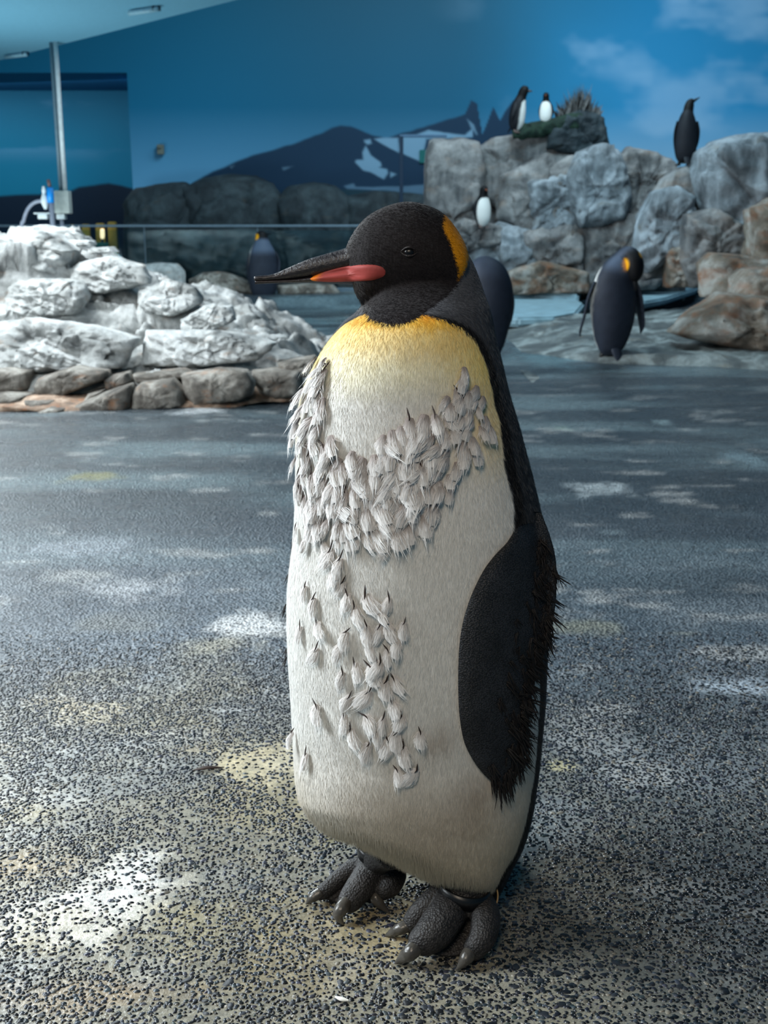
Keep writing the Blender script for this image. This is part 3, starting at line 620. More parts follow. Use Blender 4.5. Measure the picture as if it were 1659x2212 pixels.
link('lower_conduit', me_from('lower_conduit', *bar(P(133, 470, YP), (P(133, 470, YP).x, YP, 0), .02), grey_pl), pipe)
hd = thing('hose_stand', 'white valve with blue capped grey standpipe and arched hose, above the mound', 'valve', (P(110, 480, YP - .3).x, YP - .3, 0))
Yh = YP - .3; sp_ = P(110, 430, Yh)
link('standpipe', me_from('standpipe', *bar((sp_.x, Yh, 0), (sp_.x, Yh, P(110, 430, Yh).z), .026), grey_pl), hd)
link('blue_cap', me_from('blue_cap', *bar(P(110, 438, Yh), P(108, 405, Yh), .036), mat_plain('blue_plastic', (10, 140, 225), .4, .5)), hd, label='bright blue cap')
link('tap_handle', me_from('tap_handle', *bar(P(108, 405, Yh), P(104, 388, Yh), .018), mat_plain('brown_handle', (110, 84, 80), .5, .4)), hd)
link('valve_body', me_from('valve_body', *sweep([tuple(P(94, 402, Yh)), tuple(P(95, 412, Yh)), tuple(P(95, 418, Yh)), tuple(P(96, 428, Yh)), tuple(P(97, 438, Yh)), tuple(P(99, 452, Yh))], [.012, .024, .018, .036, .038, .016], [.012, .024, .018, .036, .038, .016], (1, 0, 0), 16, 24), white_pl), hd)
link('shelf_bracket', me_from('shelf_bracket', *join([box(tuple(P(94, 468, Yh)), (.10, .10, .05), .008), box(tuple(P(92, 461, Yh)), (.17, .08, .014), .004)]), white_pl, False), hd)
hs = [P(x, y, Yh) for x, y in ((90, 434), (78, 436), (66, 444), (57, 458), (51, 478), (48, 500))]; hs.append(Vector((hs[-1].x, Yh, 0)))
link('hose', me_from('hose', *sweep([tuple(p) for p in hs], [.02] * 7, [.02] * 7, (0, 1, 0), 12, 40), grey_pl), hd)

yel = mat_plain('yellow_post_paint', (178, 150, 70), .6, .3)
YY = 16.4
for i, (x0, x1, yt) in enumerate(((52, 98, 492), (118, 130, 490), (150, 162, 487), (177, 193, 486), (207, 226, 484), (233, 252, 481))):
    a_, b_ = P(x0, yt, YY), P(x1, yt, YY)
    link('yellow_post', me_from('yellow_post', *join([box(((a_.x + b_.x) / 2, YY, a_.z / 2), (b_.x - a_.x, .08, a_.z), .01), box(((a_.x + b_.x) / 2, YY, a_.z + .006), ((b_.x - a_.x) * .8, .06, .012), .004)]), yel, False),
         label=('wide low yellow board behind the hose', 'thin yellow post nearest the standpipe', 'narrow yellow post, second from the left of the row', 'yellow post left of the glowing lamp post', 'yellow post with the glowing lamp in front', 'yellow post at the right end of the row')[i], cat='post', group='yellow posts behind the glass')
lmp = thing('post_lamp', 'small glowing warm lamp before the yellow posts', 'lamp', tuple(P(221, 520, YY - .15)))
nl = NT('warm_glow'); nl.b.inputs['Emission Color'].default_value = (1, .72, .42, 1); nl.b.inputs['Emission Strength'].default_value = 1.6
link('bulb', me_from('bulb', *sweep([tuple(P(221, y, YY - .15)) for y in (494, 496, 505, 514, 516)], [.01, .026, .032, .026, .01], [.01, .026, .032, .026, .01], (1, 0, 0), 14, 16), nl.out(W(255, 215, 160), .4)), lmp)
bt = P(221, 517, YY - .15)
link('stem', me_from('stem', *bar((bt.x, bt.y, 0), tuple(bt), .018), dm), lmp)
link('shade_base', me_from('shade_base', *box((bt.x, bt.y, P(221, 532, YY - .15).z), (.18, .10, .10), .03), mat_plain('green_base', (40, 104, 96), .6, .3), False), lmp)
for i, (x, y) in enumerate(((312, 16), (36, 114))):
    g = G(x, y, ZC)
    t = thing('ceiling_fitting', ('short ceiling fitting near the top edge', 'short ceiling fitting left of the pipe')[i], 'fitting', (g.x, g.y, ZC), 'fittings on the pale ceiling')
    link('tube', me_from('tube', *bar((g.x - .16, g.y + .1, ZC - .03), (g.x + .14, g.y - .1, ZC - .03), .022), mat_plain('fitting_white', (150, 190, 205), .5, .4)), t)
    link('bracket', me_from('bracket', *box((g.x + .12, g.y - .07, ZC - .02), (.07, .05, .04), .006), dm, False), t)

# ------------------------------------------------------------------ the big moulting king penguin
D0 = 1.40                              # distance of its body axis
ROOT = (P(900, 1960, D0).x, D0 + .02, 0.0)
king = thing('king_penguin', 'big moulting king penguin standing in front, with orange bib, ragged flipper and head turned left', 'penguin', ROOT)
# body silhouette: left point, right point (photograph pixels), half depth in metres, shift in depth
BODY = [(812, 540, 1000, 535, .040, .0), (800, 575, 1018, 560, .052, .004), (792, 615, 1034, 598, .066, .004), (785, 648, 1047, 636, .082, .0), (772, 672, 1058, 668, .098, -.004), (740, 700, 1066, 704, .112, -.006),
        (706, 742, 1076, 750, .122, -.006), (676, 795, 1088, 800, .131, -.004), (652, 850, 1100, 850, .139, 0), (642, 910, 1118, 910, .147, 0), (640, 970, 1134, 970, .153, 0), (640, 1040, 1152, 1040, .158, 0),
        (637, 1120, 1170, 1120, .162, 0), (628, 1200, 1180, 1200, .165, 0), (622, 1280, 1183, 1280, .167, 0), (622, 1360, 1180, 1360, .168, 0), (626, 1440, 1177, 1440, .168, 0), (631, 1520, 1173, 1520, .167, 0),
        (635, 1600, 1166, 1600, .164, 0), (638, 1665, 1158, 1680, .160, -.004), (646, 1722, 1146, 1760, .152, -.010), (660, 1748, 1128, 1828, .140, -.018), (702, 1782, 1106, 1872, .122, -.028), (770, 1808, 1086, 1914, .096, -.040), (842, 1846, 1064, 1938, .064, -.050), (910, 1880, 1030, 1938, .028, -.056)]
a = catmull([list(P(l, ly, D0 + sh)) + list(P(r, ry, D0 + sh)) + [hd_, 0] for l, ly, r, ry, hd_, sh in BODY], 130)
th = np.linspace(0, 2 * np.pi, 120, endpoint=False); ex = 2 / 2.25
cx_, sx_ = np.sign(np.cos(th)) * np.abs(np.cos(th)) ** ex, np.sign(np.sin(th)) * np.abs(np.sin(th)) ** ex
ctr = (a[:, :3] + a[:, 3:6]) / 2; lat = (a[:, 3:6] - a[:, :3]) / 2
rings = ctr[:, None] + lat[:, None] * cx_[None, :, None] + (np.array([0, 1, 0])[None, None] * (a[:, 6][:, None] * sx_)[..., None]); rings[..., 1] += a[:, 7][:, None]
# the underside rises towards the front of the belly
lift_k = np.interp(np.arange(130), [0, 78, 108, 129], [0, 0, .52, .58])
rings[..., 2] += lift_k[:, None] * (ctr[:, 1][:, None] - rings[..., 1]).clip(-.02, 1)
body_v, body_f = loft(rings)
AX_Z = ctr[::-1, 2].copy(); AX_X = ctr[::-1, 0].copy(); AX_Y = (ctr[::-1, 1] + a[::-1, 7]).copy()
HEAD = [(746, 538, 762, 612, .016), (756, 514, 764, 626, .024), (776, 484, 772, 644, .033), (802, 461, 788, 660, .041), (840, 443, 818, 670, .046), (880, 435, 856, 676, .049), (920, 442, 900, 676, .050), (958, 461, 944, 668, .049), (986, 494, 976, 650, .045), (1005, 528, 996, 620, .036), (1012, 556, 1010, 590, .018)]
HY = D0 - .014
h = catmull([list(P(tx, ty, HY)) + list(P(bx, by, HY)) + [q] for tx, ty, bx, by, q in HEAD], 60)
th2 = np.linspace(0, 2 * np.pi, 64, endpoint=False); hc = (h[:, :3] + h[:, 3:6]) / 2; hl = (h[:, :3] - h[:, 3:6]) / 2
hr = hc[:, None] + hl[:, None] * np.cos(th2)[None, :, None] + np.array([0, 1, 0]) * (h[:, 6][:, None] * np.sin(th2))[..., None]
head_v, head_f = loft(hr)
v, f = join([(body_v, body_f), (head_v, head_f)])
bm = bmesh.new(); tmp = me_from('tmp', v, f); bm.from_mesh(tmp); bmesh.ops.recalc_face_normals(bm, faces=bm.faces); bm.to_mesh(tmp); bm.free()
to = bpy.data.objects.new('tmp', tmp); COL.objects.link(to)
rm = to.modifiers.new('r', 'REMESH'); rm.mode = 'VOXEL'; rm.voxel_size = .0026; rm.use_smooth_shade = True
sm = to.modifiers.new('s', 'SMOOTH'); sm.factor = .5; sm.iterations = 9
dg = bpy.context.evaluated_depsgraph_get(); body_me = bpy.data.meshes.new_from_object(to.evaluated_get(dg)); bpy.data.objects.remove(to)
body_me.name = 'body'
bv = getv(body_me); bn = getn(body_me)
EYE = Vector((0, 0, CH))
def bvh_of(me): return BVHTree.FromPolygons([q.co.copy() for q in me.vertices], [list(p.vertices) for p in me.polygons])
BVH = bvh_of(body_me)
def hit(px, py, off=0.0):
    d = ray(px, py).normalized(); r = BVH.ray_cast(EYE, d)
    return (None, None) if r[0] is None else (r[0] + r[1] * off, r[1])
FRONT = math.radians(-114)             # azimuth the breast faces: towards the camera, turned to its left
def ang(p): return (np.arctan2(p[:, 1] - np.interp(p[:, 2], AX_Z, AX_Y), p[:, 0] - np.interp(p[:, 2], AX_Z, AX_X)) - FRONT + np.pi) % (2 * np.pi) - np.pi
BND = [(1085, 1890), (1115, 1840), (1138, 1760), (1150, 1700), (1158, 1640), (1163, 1560), (1166, 1470), (1140, 1400), (1085, 1300), (1068, 1225), (1090, 1190), (1105, 1165), (1112, 1130), (1108, 1090), (1099, 1040), (1090, 1000), (1083, 950), (1076, 900), (1064, 850), (1054, 800), (1042, 765), (1024, 733), (998, 709), (960, 692), (925, 682), (885, 674)]
bz, bt_ = [], []
for x, y in BND:
    q, _ = hit(x, y)
    if q is not None: bz.append(q.z); bt_.append(abs(float(ang(np.array([q]))[0])))
o_ = np.argsort(bz); bz = np.array(bz)[o_]; bt_ = np.array(bt_)[o_]
def px_to_xz(pts): return np.array([[P(x, y, HY).x, P(x, y, HY).z] for x, y in pts])
def poly_sd(p, poly):                  # signed distance to a polygon in the head's side plane, positive inside
    m = np.zeros(len(p), bool); dm = np.full(len(p), 9.0)
    for a_, b_ in zip(poly, np.roll(poly, -1, 0)):
        m ^= ((a_[1] > p[:, 1]) != (b_[1] > p[:, 1])) & (p[:, 0] < (b_[0] - a_[0]) * (p[:, 1] - a_[1]) / (b_[1] - a_[1] + 1e-12) + a_[0])
        e = b_ - a_; t = np.clip(((p - a_) @ e) / (e @ e + 1e-12), 0, 1); dm = np.minimum(dm, np.linalg.norm(p - a_ - t[:, None] * e, axis=1))
    return np.where(m, dm, -dm)
HOOD = px_to_xz([(700, 560), (742, 480), (800, 420), (880, 400), (960, 440), (985, 480), (1000, 560), (990, 606), (962, 634), (930, 655), (905, 672), (870, 688), (835, 690), (800, 682), (772, 660), (755, 625), (720, 620)])
PATCH = px_to_xz([(957, 462), (953, 485), (957, 505), (968, 530), (977, 556), (984, 585), (983, 606), (996, 590), (1008, 565), (1020, 545), (1020, 520), (1000, 480), (975, 455)])
RIM = px_to_xz([(984, 580), (985, 602), (970, 624), (945, 642), (925, 652), (940, 642), (960, 626), (975, 606)])
ZO = [P(880, y, D0 - .11).z for y in (664, 690, 722, 785, 880, 1000)]
DIRT = [(1028, 1745, .030, .25), (955, 1600, .016, .35), (1020, 1700, .018, .2), (900, 1780, .05, .14), (780, 1750, .04, .14), (970, 1800, .04, .16), (930, 1620, .01, .25)]
DIRT = [(hit(x, y)[0], r, s) for x, y, r, s in DIRT]
def body_col(p):
    t = np.abs(ang(p)); z = p[:, 2]; nz = fbm(p * 60, 5, 3) - .5; n2 = fbm(p * 14, 6, 3) - .5
    tb = np.interp(z, bz, bt_); d = (t - tb) * .15 + nz * .007                      # metres past the edge of the white
    whit = np.tile(lin((230, 229, 225)), (len(p), 1)) * (1 + .05 * n2)[:, None]
    zz = z[:, None]
    def fade(c, lo, hi): return sstep(lo, hi, zz)
    cream = lin((240, 228, 176)); yel = lin((236, 192, 76)); ora = lin((226, 138, 16))
    edge = np.exp(-((tb - t) / .42).clip(0) ** 2)[:, None] * fade(0, P(880, 1080, D0 - .14).z, P(880, 900, D0 - .12).z)
    zl = zz + .012 * nz[:, None] + .010 * n2[:, None]
    whit = whit + .8 * sstep(ZO[4], ZO[3], zl) * (lin((244, 238, 206)) - whit) + .75 * edge * (lin((238, 216, 150)) - whit)
    whit = whit + sstep(ZO[3] - .012, ZO[2], zl) * .9 * (cream * .5 + yel * .5 - whit)
    whit = whit + sstep(ZO[2] - .006, ZO[1] - .002, zl) * (yel - whit)
    whit = whit + sstep(ZO[1] - .010, ZO[0] - .002, zl) * (ora - whit)
    beige = lin((196, 180, 152)); low = sstep(.32, .10, z + .06 * n2)[:, None] * .8
    whit = whit + low * (beige - whit)
    for q, r, s in DIRT:
        if q is None: continue
        k = s * 1.0 * np.exp(-(np.linalg.norm((p - np.array(q)) * (1, 1, .75), axis=1) / r) ** 2) * (.6 + 1.4 * (nz + .5)); whit = whit + np.clip(k, 0, 1)[:, None] * (lin((142, 120, 98)) - whit)
    neck = sstep(P(1050, 900, D0).z, P(1050, 650, D0).z, z)[:, None]
    back = lin((50, 54, 60)) + neck * (lin((76, 78, 84)) - lin((50, 54, 60)))
    back = back * (1 + .5 * nz)[:, None]
    k = (sstep(.0, .004, d) * sstep(.026, .016, d))[:, None]; back = back * (1 - k) + k * lin((20, 20, 23))
    col = whit + sstep(-.0015, .0015, d)[:, None] * (back - whit)
    hp = p[:, [0, 2]] + np.stack([nz, n2], 1) * .003
    isH = sstep(P(900, 720, D0).z, P(900, 690, D0).z, z)
    k = sstep(-.0008, .0008, poly_sd(hp, RIM)) * isH; col = col + (k * .8)[:, None] * (lin((150, 104, 30)) - col)
    k = sstep(-.0008, .0008, poly_sd(hp, HOOD)) * isH; col = col + k[:, None] * (lin((27, 23, 25)) * (1 + .5 * nz)[:, None] - col)
    k = sstep(-.0008, .0010, poly_sd(hp, PATCH) - .0005) * isH; col = col + k[:, None] * (lin((214, 142, 18)) - col)
    return np.clip(col, 0, 1)
bc = body_col(bv); set_col(body_me, bc)
plum_m = mat_vcol('plumage', .75, .15, .5, 300, .0015, (1, 1, .16), .10, 420, .15)
body_me.materials.clear(); body_me.materials.append(plum_m)
body = link('body', body_me, king)

# short plumage: one stuff part of fine blades lying down the body
me = body_me; me.calc_loop_triangles()
tv = np.zeros(len(me.loop_triangles) * 3, np.int32); me.loop_triangles.foreach_get('vertices', tv); tv = tv.reshape(-1, 3)
p0, p1, p2 = bv[tv[:, 0]], bv[tv[:, 1]], bv[tv[:, 2]]; ar = np.linalg.norm(np.cross(p1 - p0, p2 - p0), axis=1)
fc_ = (p0 + p1 + p2) / 3; vis = np.where(((fc_ - np.array(EYE)) * np.cross(p1 - p0, p2 - p0)).sum(1) < 0, 1.0, .35)
wgt = ar * vis * np.where(fc_[:, 2] > P(900, 690, D0).z, 1.5, 1.0); NB = 170000
ti = rng.choice(len(tv), NB, p=wgt / wgt.sum()); r1, r2 = rng.random((2, NB)); s1_ = np.sqrt(r1)
w0, w1, w2 = 1 - s1_, s1_ * (1 - r2), s1_ * r2
bp = p0[ti] * w0[:, None] + p1[ti] * w1[:, None] + p2[ti] * w2[:, None]
nn = bn[tv[ti, 0]] * w0[:, None] + bn[tv[ti, 1]] * w1[:, None] + bn[tv[ti, 2]] * w2[:, None]; nn /= np.linalg.norm(nn, axis=1)[:, None]
hz = sstep(P(900, 690, D0).z, P(900, 640, D0).z, bp[:, 2])[:, None]
dirv = np.array([0, 0, -1.0]) * (1 - .75 * hz) + np.array([.9, 0, -.1]) * hz + rng.normal(0, .16, (NB, 3)); dirv[:, 1] += .0
dirv -= nn * (dirv * nn).sum(1)[:, None]; dirv /= np.linalg.norm(dirv, axis=1)[:, None] + 1e-6
botm = sstep(-.3, -.75, nn[:, 2])[:, None]
dirv = dirv * (1 - .5 * botm) + np.array([0, 0, -1.0]) * botm
lenb = (.0065 + .0035 * rng.random(NB))[:, None] * (1 - .55 * hz) * (1 + .5 * botm)
lift = (.10 + .12 * rng.random(NB))[:, None]
tip = bp + (dirv + nn * lift) * lenb; sd = np.cross(dirv, nn); sd /= np.linalg.norm(sd, axis=1)[:, None] + 1e-6
wd = (.00036 + .00025 * rng.random(NB))[:, None]
base_ = bp - nn * .0004
V = np.stack([base_ - sd * wd, base_ + sd * wd, tip], 1).reshape(-1, 3)
cb = body_col(bp) * rng.uniform(.82, 1.14, NB)[:, None]
blade = me_from('plumage', V, np.arange(NB * 3).reshape(-1, 3), None, True, np.repeat(np.clip(cb, 0, 1), 3, 0))
blade.normals_split_custom_set_from_vertices(np.repeat(nn, 3, 0).tolist())
fur_m = mat_vcol('plumage_blades', .7, .15); blade.materials.append(fur_m)
link('plumage', blade, body, kind='stuff')

# bill
def pair_loft(rows, y0, n_=28, m_=40):
    h_ = catmull([list(P(tx, ty, y0)) + list(P(bx, by, y0)) + [q] for tx, ty, bx, by, q in rows], m_); t_ = np.linspace(0, 2 * np.pi, n_, endpoint=False)
    c_ = (h_[:, :3] + h_[:, 3:6]) / 2; l_ = (h_[:, :3] - h_[:, 3:6]) / 2
    return loft(c_[:, None] + l_[:, None] * np.cos(t_)[None, :, None] + np.array([0, 1, 0]) * (h_[:, 6][:, None] * np.sin(t_))[..., None])
bill_m = mat_plain('dark_bill_horn', (30, 25, 28), .38, .5, .25, 260, vary=.35)
ub = pair_loft([(549, 598, 549, 606, .002), (556, 596, 556, 607, .0035), (590, 592, 592, 606, .005), (625, 577, 630, 604, .008), (668, 559, 675, 600, .012), (705, 548, 712, 594, .0155), (745, 536, 750, 588, .019), (775, 522, 785, 584, .024), (800, 530, 812, 580, .026)], HY)
ubo = link('upper_bill', me_from('upper_bill', *ub, bill_m), king)
lb = pair_loft([(551, 606, 551, 614, .002), (560, 605, 560, 613.5, .003), (600, 604, 600, 612, .005), (640, 601, 640, 611, .008), (680, 594, 680, 611, .012), (720, 584, 724, 613, .016), (765, 574, 772, 615, .022), (810, 572, 818, 612, .030), (835, 578, 838, 604, .032)], HY)
lbo = link('lower_bill', me_from('lower_bill', *lb, bill_m), king)
VB = BVHTree.FromPolygons([Vector(q) for q in np.concatenate([bv, ub[0], lb[0]])], [list(p.vertices) for p in body_me.polygons] + [[i + len(bv) for i in q] for q in ub[1]] + [[i + len(bv) + len(ub[0]) for i in q] for q in lb[1]])
PL = catmull(np.array([(666, 603), (674, 597), (690, 590), (715, 582), (745, 575), (780, 571), (810, 571), (828, 576), (836, 585), (833, 596), (815, 604), (790, 608), (750, 609), (715, 610), (685, 609), (672, 607), (666, 603)], float), 72)[:-1]
pc_ = PL.mean(0); rr = np.linspace(0, 1, 9); pv, pcx = [], []
for r in rr:
    for x, y in PL:
        qx, qy = pc_ + (np.array([x, y]) - pc_) * r
        q = VB.ray_cast(EYE, ray(qx, qy).normalized())[0] or P(qx, qy, HY - .02)
        pv.append(list(q + Vector((0, -1, 0)) * (.0012 + .0022 * math.sqrt(max(0, 1 - r ** 4)) - .002 * (r == 1)))); pcx.append((qx, qy))
pv = np.array(pv); pcx = np.array(pcx); nj = len(PL)
for _ in range(2):                     # relax the hugging surface a little
    g_ = pv.reshape(len(rr), nj, 3); g_[1:-1] = (g_[1:-1] * 2 + np.roll(g_[1:-1], 1, 1) + np.roll(g_[1:-1], -1, 1) + g_[:-2] + g_[2:]) / 6; pv = g_.reshape(-1, 3)
pk = sstep(692, 682, pcx[:, 0] + (pcx[:, 1] - 600) * .6)[:, None]; pn_ = fbm(np.stack([pcx[:, 0] / 30, pcx[:, 1] / 6, pcx[:, 0] * 0], 1), 8, 4)[:, None]
plc = lin((150, 62, 58)) * (.75 + .5 * pn_); plc = plc + pk * (lin((222, 120, 30)) - plc)
pf = grid_faces(len(rr), nj, True)[:, ::-1]
plate_m = mat_vcol('bill_plate', .6, .25, .2, 260, .001)
link('bill_plate', me_from('bill_plate', pv, pf, plate_m, True, plc), king, label='red plate on the near side of the lower bill, orange at its tip')
pv2 = pv.copy(); pv2[:, 1] = 2 * HY - pv2[:, 1]
link('bill_plate', me_from('bill_plate_far', pv2, pf[:, ::-1], plate_m, True, plc), king)
# eye with lids
q, nrm = hit(884, 545, 0)
eye_m = mat_plain('eye_dark', (14, 12, 14), .28, .4, vary=.05); lid_m = mat_plain('eyelid_skin', (34, 28, 29), .55, .3, .3, 400)
def blob_at(c, n_, rx, rz, ry, seg=20, rg=12):
    z_ = Vector(n_).normalized(); x_ = Vector((0, 0, 1)).cross(z_).normalized(); y_ = z_.cross(x_)
    v_, o = [], np.linspace(0, np.pi, rg)
    ring = [[list(Vector(c) + x_ * (rx * math.sin(p) * math.cos(t)) + y_ * (rz * math.sin(p) * math.sin(t)) + z_ * (ry * math.cos(p))) for t in np.linspace(0, 2 * np.pi, seg, endpoint=False)] for p in o[1:-1]]
    return loft(np.array(ring))
for sgn in (1, -1):
    qc = Vector((q.x, HY + sgn * (q.y - HY), q.z)); nn_ = Vector((nrm.x, sgn * nrm.y, nrm.z))
    eo = link('eye', me_from('eye', *blob_at(qc - nn_ * .0030, nn_, .0068, .0056, .0050), eye_m), king)
    lv = []
    for (zo, rz_) in ((.0050, .0018), (-.0048, .0016)):
        t_ = np.linspace(-1, 1, 11); up = Vector((0, 0, 1)); x_ = up.cross(nn_).normalized(); y_ = nn_.cross(x_)
        pts = [list(qc + x_ * (.0100 * t) + y_ * (zo * (1 - t * t) + .0005) + nn_ * (.0012 * (1 - t * t) - .0008)) for t in t_]
        lv.append(sweep(pts, [.0006 + .0012 * (1 - abs(t)) for t in t_], [.0006 + rz_ * (1 - abs(t)) for t in t_], (0, 0, 1), 8, 22))
    link('eyelid', me_from('eyelid', *join(lv), lid_m), eo)

# near flipper
FLP = [(1105, 1118, 1168), (1140, 1112, 1182), (1170, 1098, 1192), (1200, 1070, 1199), (1230, 1047, 1202), (1270, 1026, 1202), (1310, 1010, 1199), (1355, 998, 1192), (1400, 992, 1178), (1450, 990, 1160), (1500, 990, 1148), (1550, 993, 1143), (1600, 1002, 1138), (1640, 1021, 1130), (1672, 1045, 1118), (1694, 1070, 1104), (1702, 1084, 1092)]
fa = catmull(FLP, 70); tt = np.linspace(0, 1, 26)
def edge_r(y): return np.interp(y, [b_[3] for b_ in BODY], [b_[2] for b_ in BODY])
fr_p, bk_p = np.zeros((70, 26, 3)), np.zeros((70, 26, 3)); off_p = np.zeros((70, 26, 2))
for i, (y, x0, x1) in enumerate(fa):
    for j, t in enumerate(tt):
        x = x0 + (x1 - x0) * t
        xs = min(x, edge_r(y) - 16); qh, _ = hit(xs, y)
        Yd = qh.y if qh else D0
        grow = sstep(0, 9, i)
        thick = .011 * (1 - abs(2 * t - 1) ** 2.6) ** .5 * (1 - .45 * t) * (1 - .5 * i / 69) * (.35 + .65 * grow)
        gap = .001 + .004 * grow + .003 * t
        fr_p[i, j] = P(x, y, Yd - gap - thick + .012 * (1 - grow)); bk_p[i, j] = P(x, y, Yd - gap + thick * .5 + .012 * (1 - grow) + .0008)
for _ in range(6):
    for g_ in (fr_p, bk_p):
        yv = g_[..., 1]; k_ = np.pad(yv, 1, mode='edge'); yv[:] = (yv * 2 + k_[:-2, 1:-1] + k_[2:, 1:-1] + k_[1:-1, :-2] + k_[1:-1, 2:]) / 6
ring = np.concatenate([fr_p, bk_p[:, ::-1]], 1)
fvv, fff = loft(ring)
n = NT('flipper_scales'); vsc = n.voronoi(430, n.mapping((1, 1, 1.5))); c = n.ramp(n.noise(26, 5, .6), [(.3, W(36, 38, 42)), (.7, W(62, 65, 72))])
c = n.mix(n.ramp(vsc.outputs['Distance'], [(.2, (0, 0, 0, 1)), (.7, (.75, .75, .75, 1))]), c, W(12, 12, 14))
nb = n.bump(vsc.outputs['Distance'], .8, .0012); nb = n.bump(n.noise(40, 4), .3, .006, nb); flip_m = n.out(c, .5, nb, .35)
flp = link('flipper', me_from('flipper', fvv, fff, flip_m), king)
FB = BVHTree.FromPolygons([Vector(q) for q in fvv], fff)
def fhit(px, py):
    r = FB.ray_cast(EYE, ray(px, py).normalized()); return r[0], r[1]
# ragged feathers along the trailing edge, each its own piece
rag_m = mat_plain('ragged_feather_black', (34, 31, 31), .6, .3, vary=.6, bscale=900)
def rag_mesh(k):
    r = random.Random(300 + k); out = []
    for s in range(4 + k % 3):
        t0 = r.uniform(-.16, .16); L = r.uniform(.55, 1.0); cv = r.uniform(-.25, .25)
        pts = [(t0 * (1 - .2 * t) + cv * t * t * .6 + t0 * t * 1.2, .05 * r.uniform(-1, 1) + .12 * t * (1 - t), -L * t) for t in (0, .33, .66, 1)]
        wd_ = r.uniform(.035, .075); out.append(sweep(pts, [wd_, wd_ * .85, wd_ * .5, .004], [.012] * 4, (1, 0, 0), 4))
    v_, f_ = join(out); return me_from('ragged_feather', v_, f_, rag_m, True)
RAG = [rag_mesh(k) for k in range(7)]
RP = []
for i in range(165):
    y = 1165 + (1706 - 1165) * (i / 164) ** .95; x0, x1 = np.interp(y, fa[:, 0], fa[:, 1]), np.interp(y, fa[:, 0], fa[:, 2])
    t = random.choice([random.uniform(.60, .97), random.uniform(.88, 1.0)]) if y > 1300 else random.uniform(.72, 1.0)
    if y > 1650: t = random.uniform(.15, 1)
    RP.append((x0 + (x1 - x0) * t - 3, y, t))
RP += [(x0 + random.uniform(-6, 6), y + random.uniform(-8, 8), 1) for x0, y in ((1150, 1440), (1152, 1420), (1160, 1395), (1138, 1480), (1140, 1520), (1132, 1560), (1128, 1600), (1126, 1640), (1110, 1670), (1100, 1690), (1080, 1696), (1060, 1684))]
for (x, y, t) in RP:
    q, nr_ = fhit(x, y)
    if q is None: continue
    o = link('ragged_feather', RAG[random.randrange(7)], flp)
    lean = math.radians(random.gauss(-26, 20)) * (1.0 if y < 1640 else .35)
    s = random.uniform(.018, .034) * (1.15 if y > 1350 else .95)
    o.location = q + Vector((0, -.0015, .004)); o.rotation_euler = (random.gauss(-.10, .12), lean, random.gauss(.5, .35)); o.scale = (s * random.uniform(.55, .9), s * .8, s)
# far flipper, mostly hidden behind the body
ff = [(P(680, 1130, D0 + .10)), (P(668, 1220, D0 + .10)), (P(660, 1320, D0 + .10)), (P(660, 1430, D0 + .10)), (P(664, 1540, D0 + .11)), (P(674, 1620, D0 + .12)), (P(684, 1660, D0 + .12))]
ffo = link('flipper', me_from('flipper_far', *sweep([tuple(q) for q in ff], [.012, .030, .042, .046, .040, .026, .006], [.006, .009, .009, .008, .007, .005, .003], (.25, 1, 0), 18, 40), flip_m), king)
for (x, y) in ((619, 1305), (618, 1320), (620, 1400), (621, 1420), (624, 1240)):
    o = link('ragged_feather', RAG[random.randrange(7)], ffo); o.location = P(x, y, D0 + .01); o.rotation_euler = (0, .35, .3); o.scale = (.012, .014, .02)

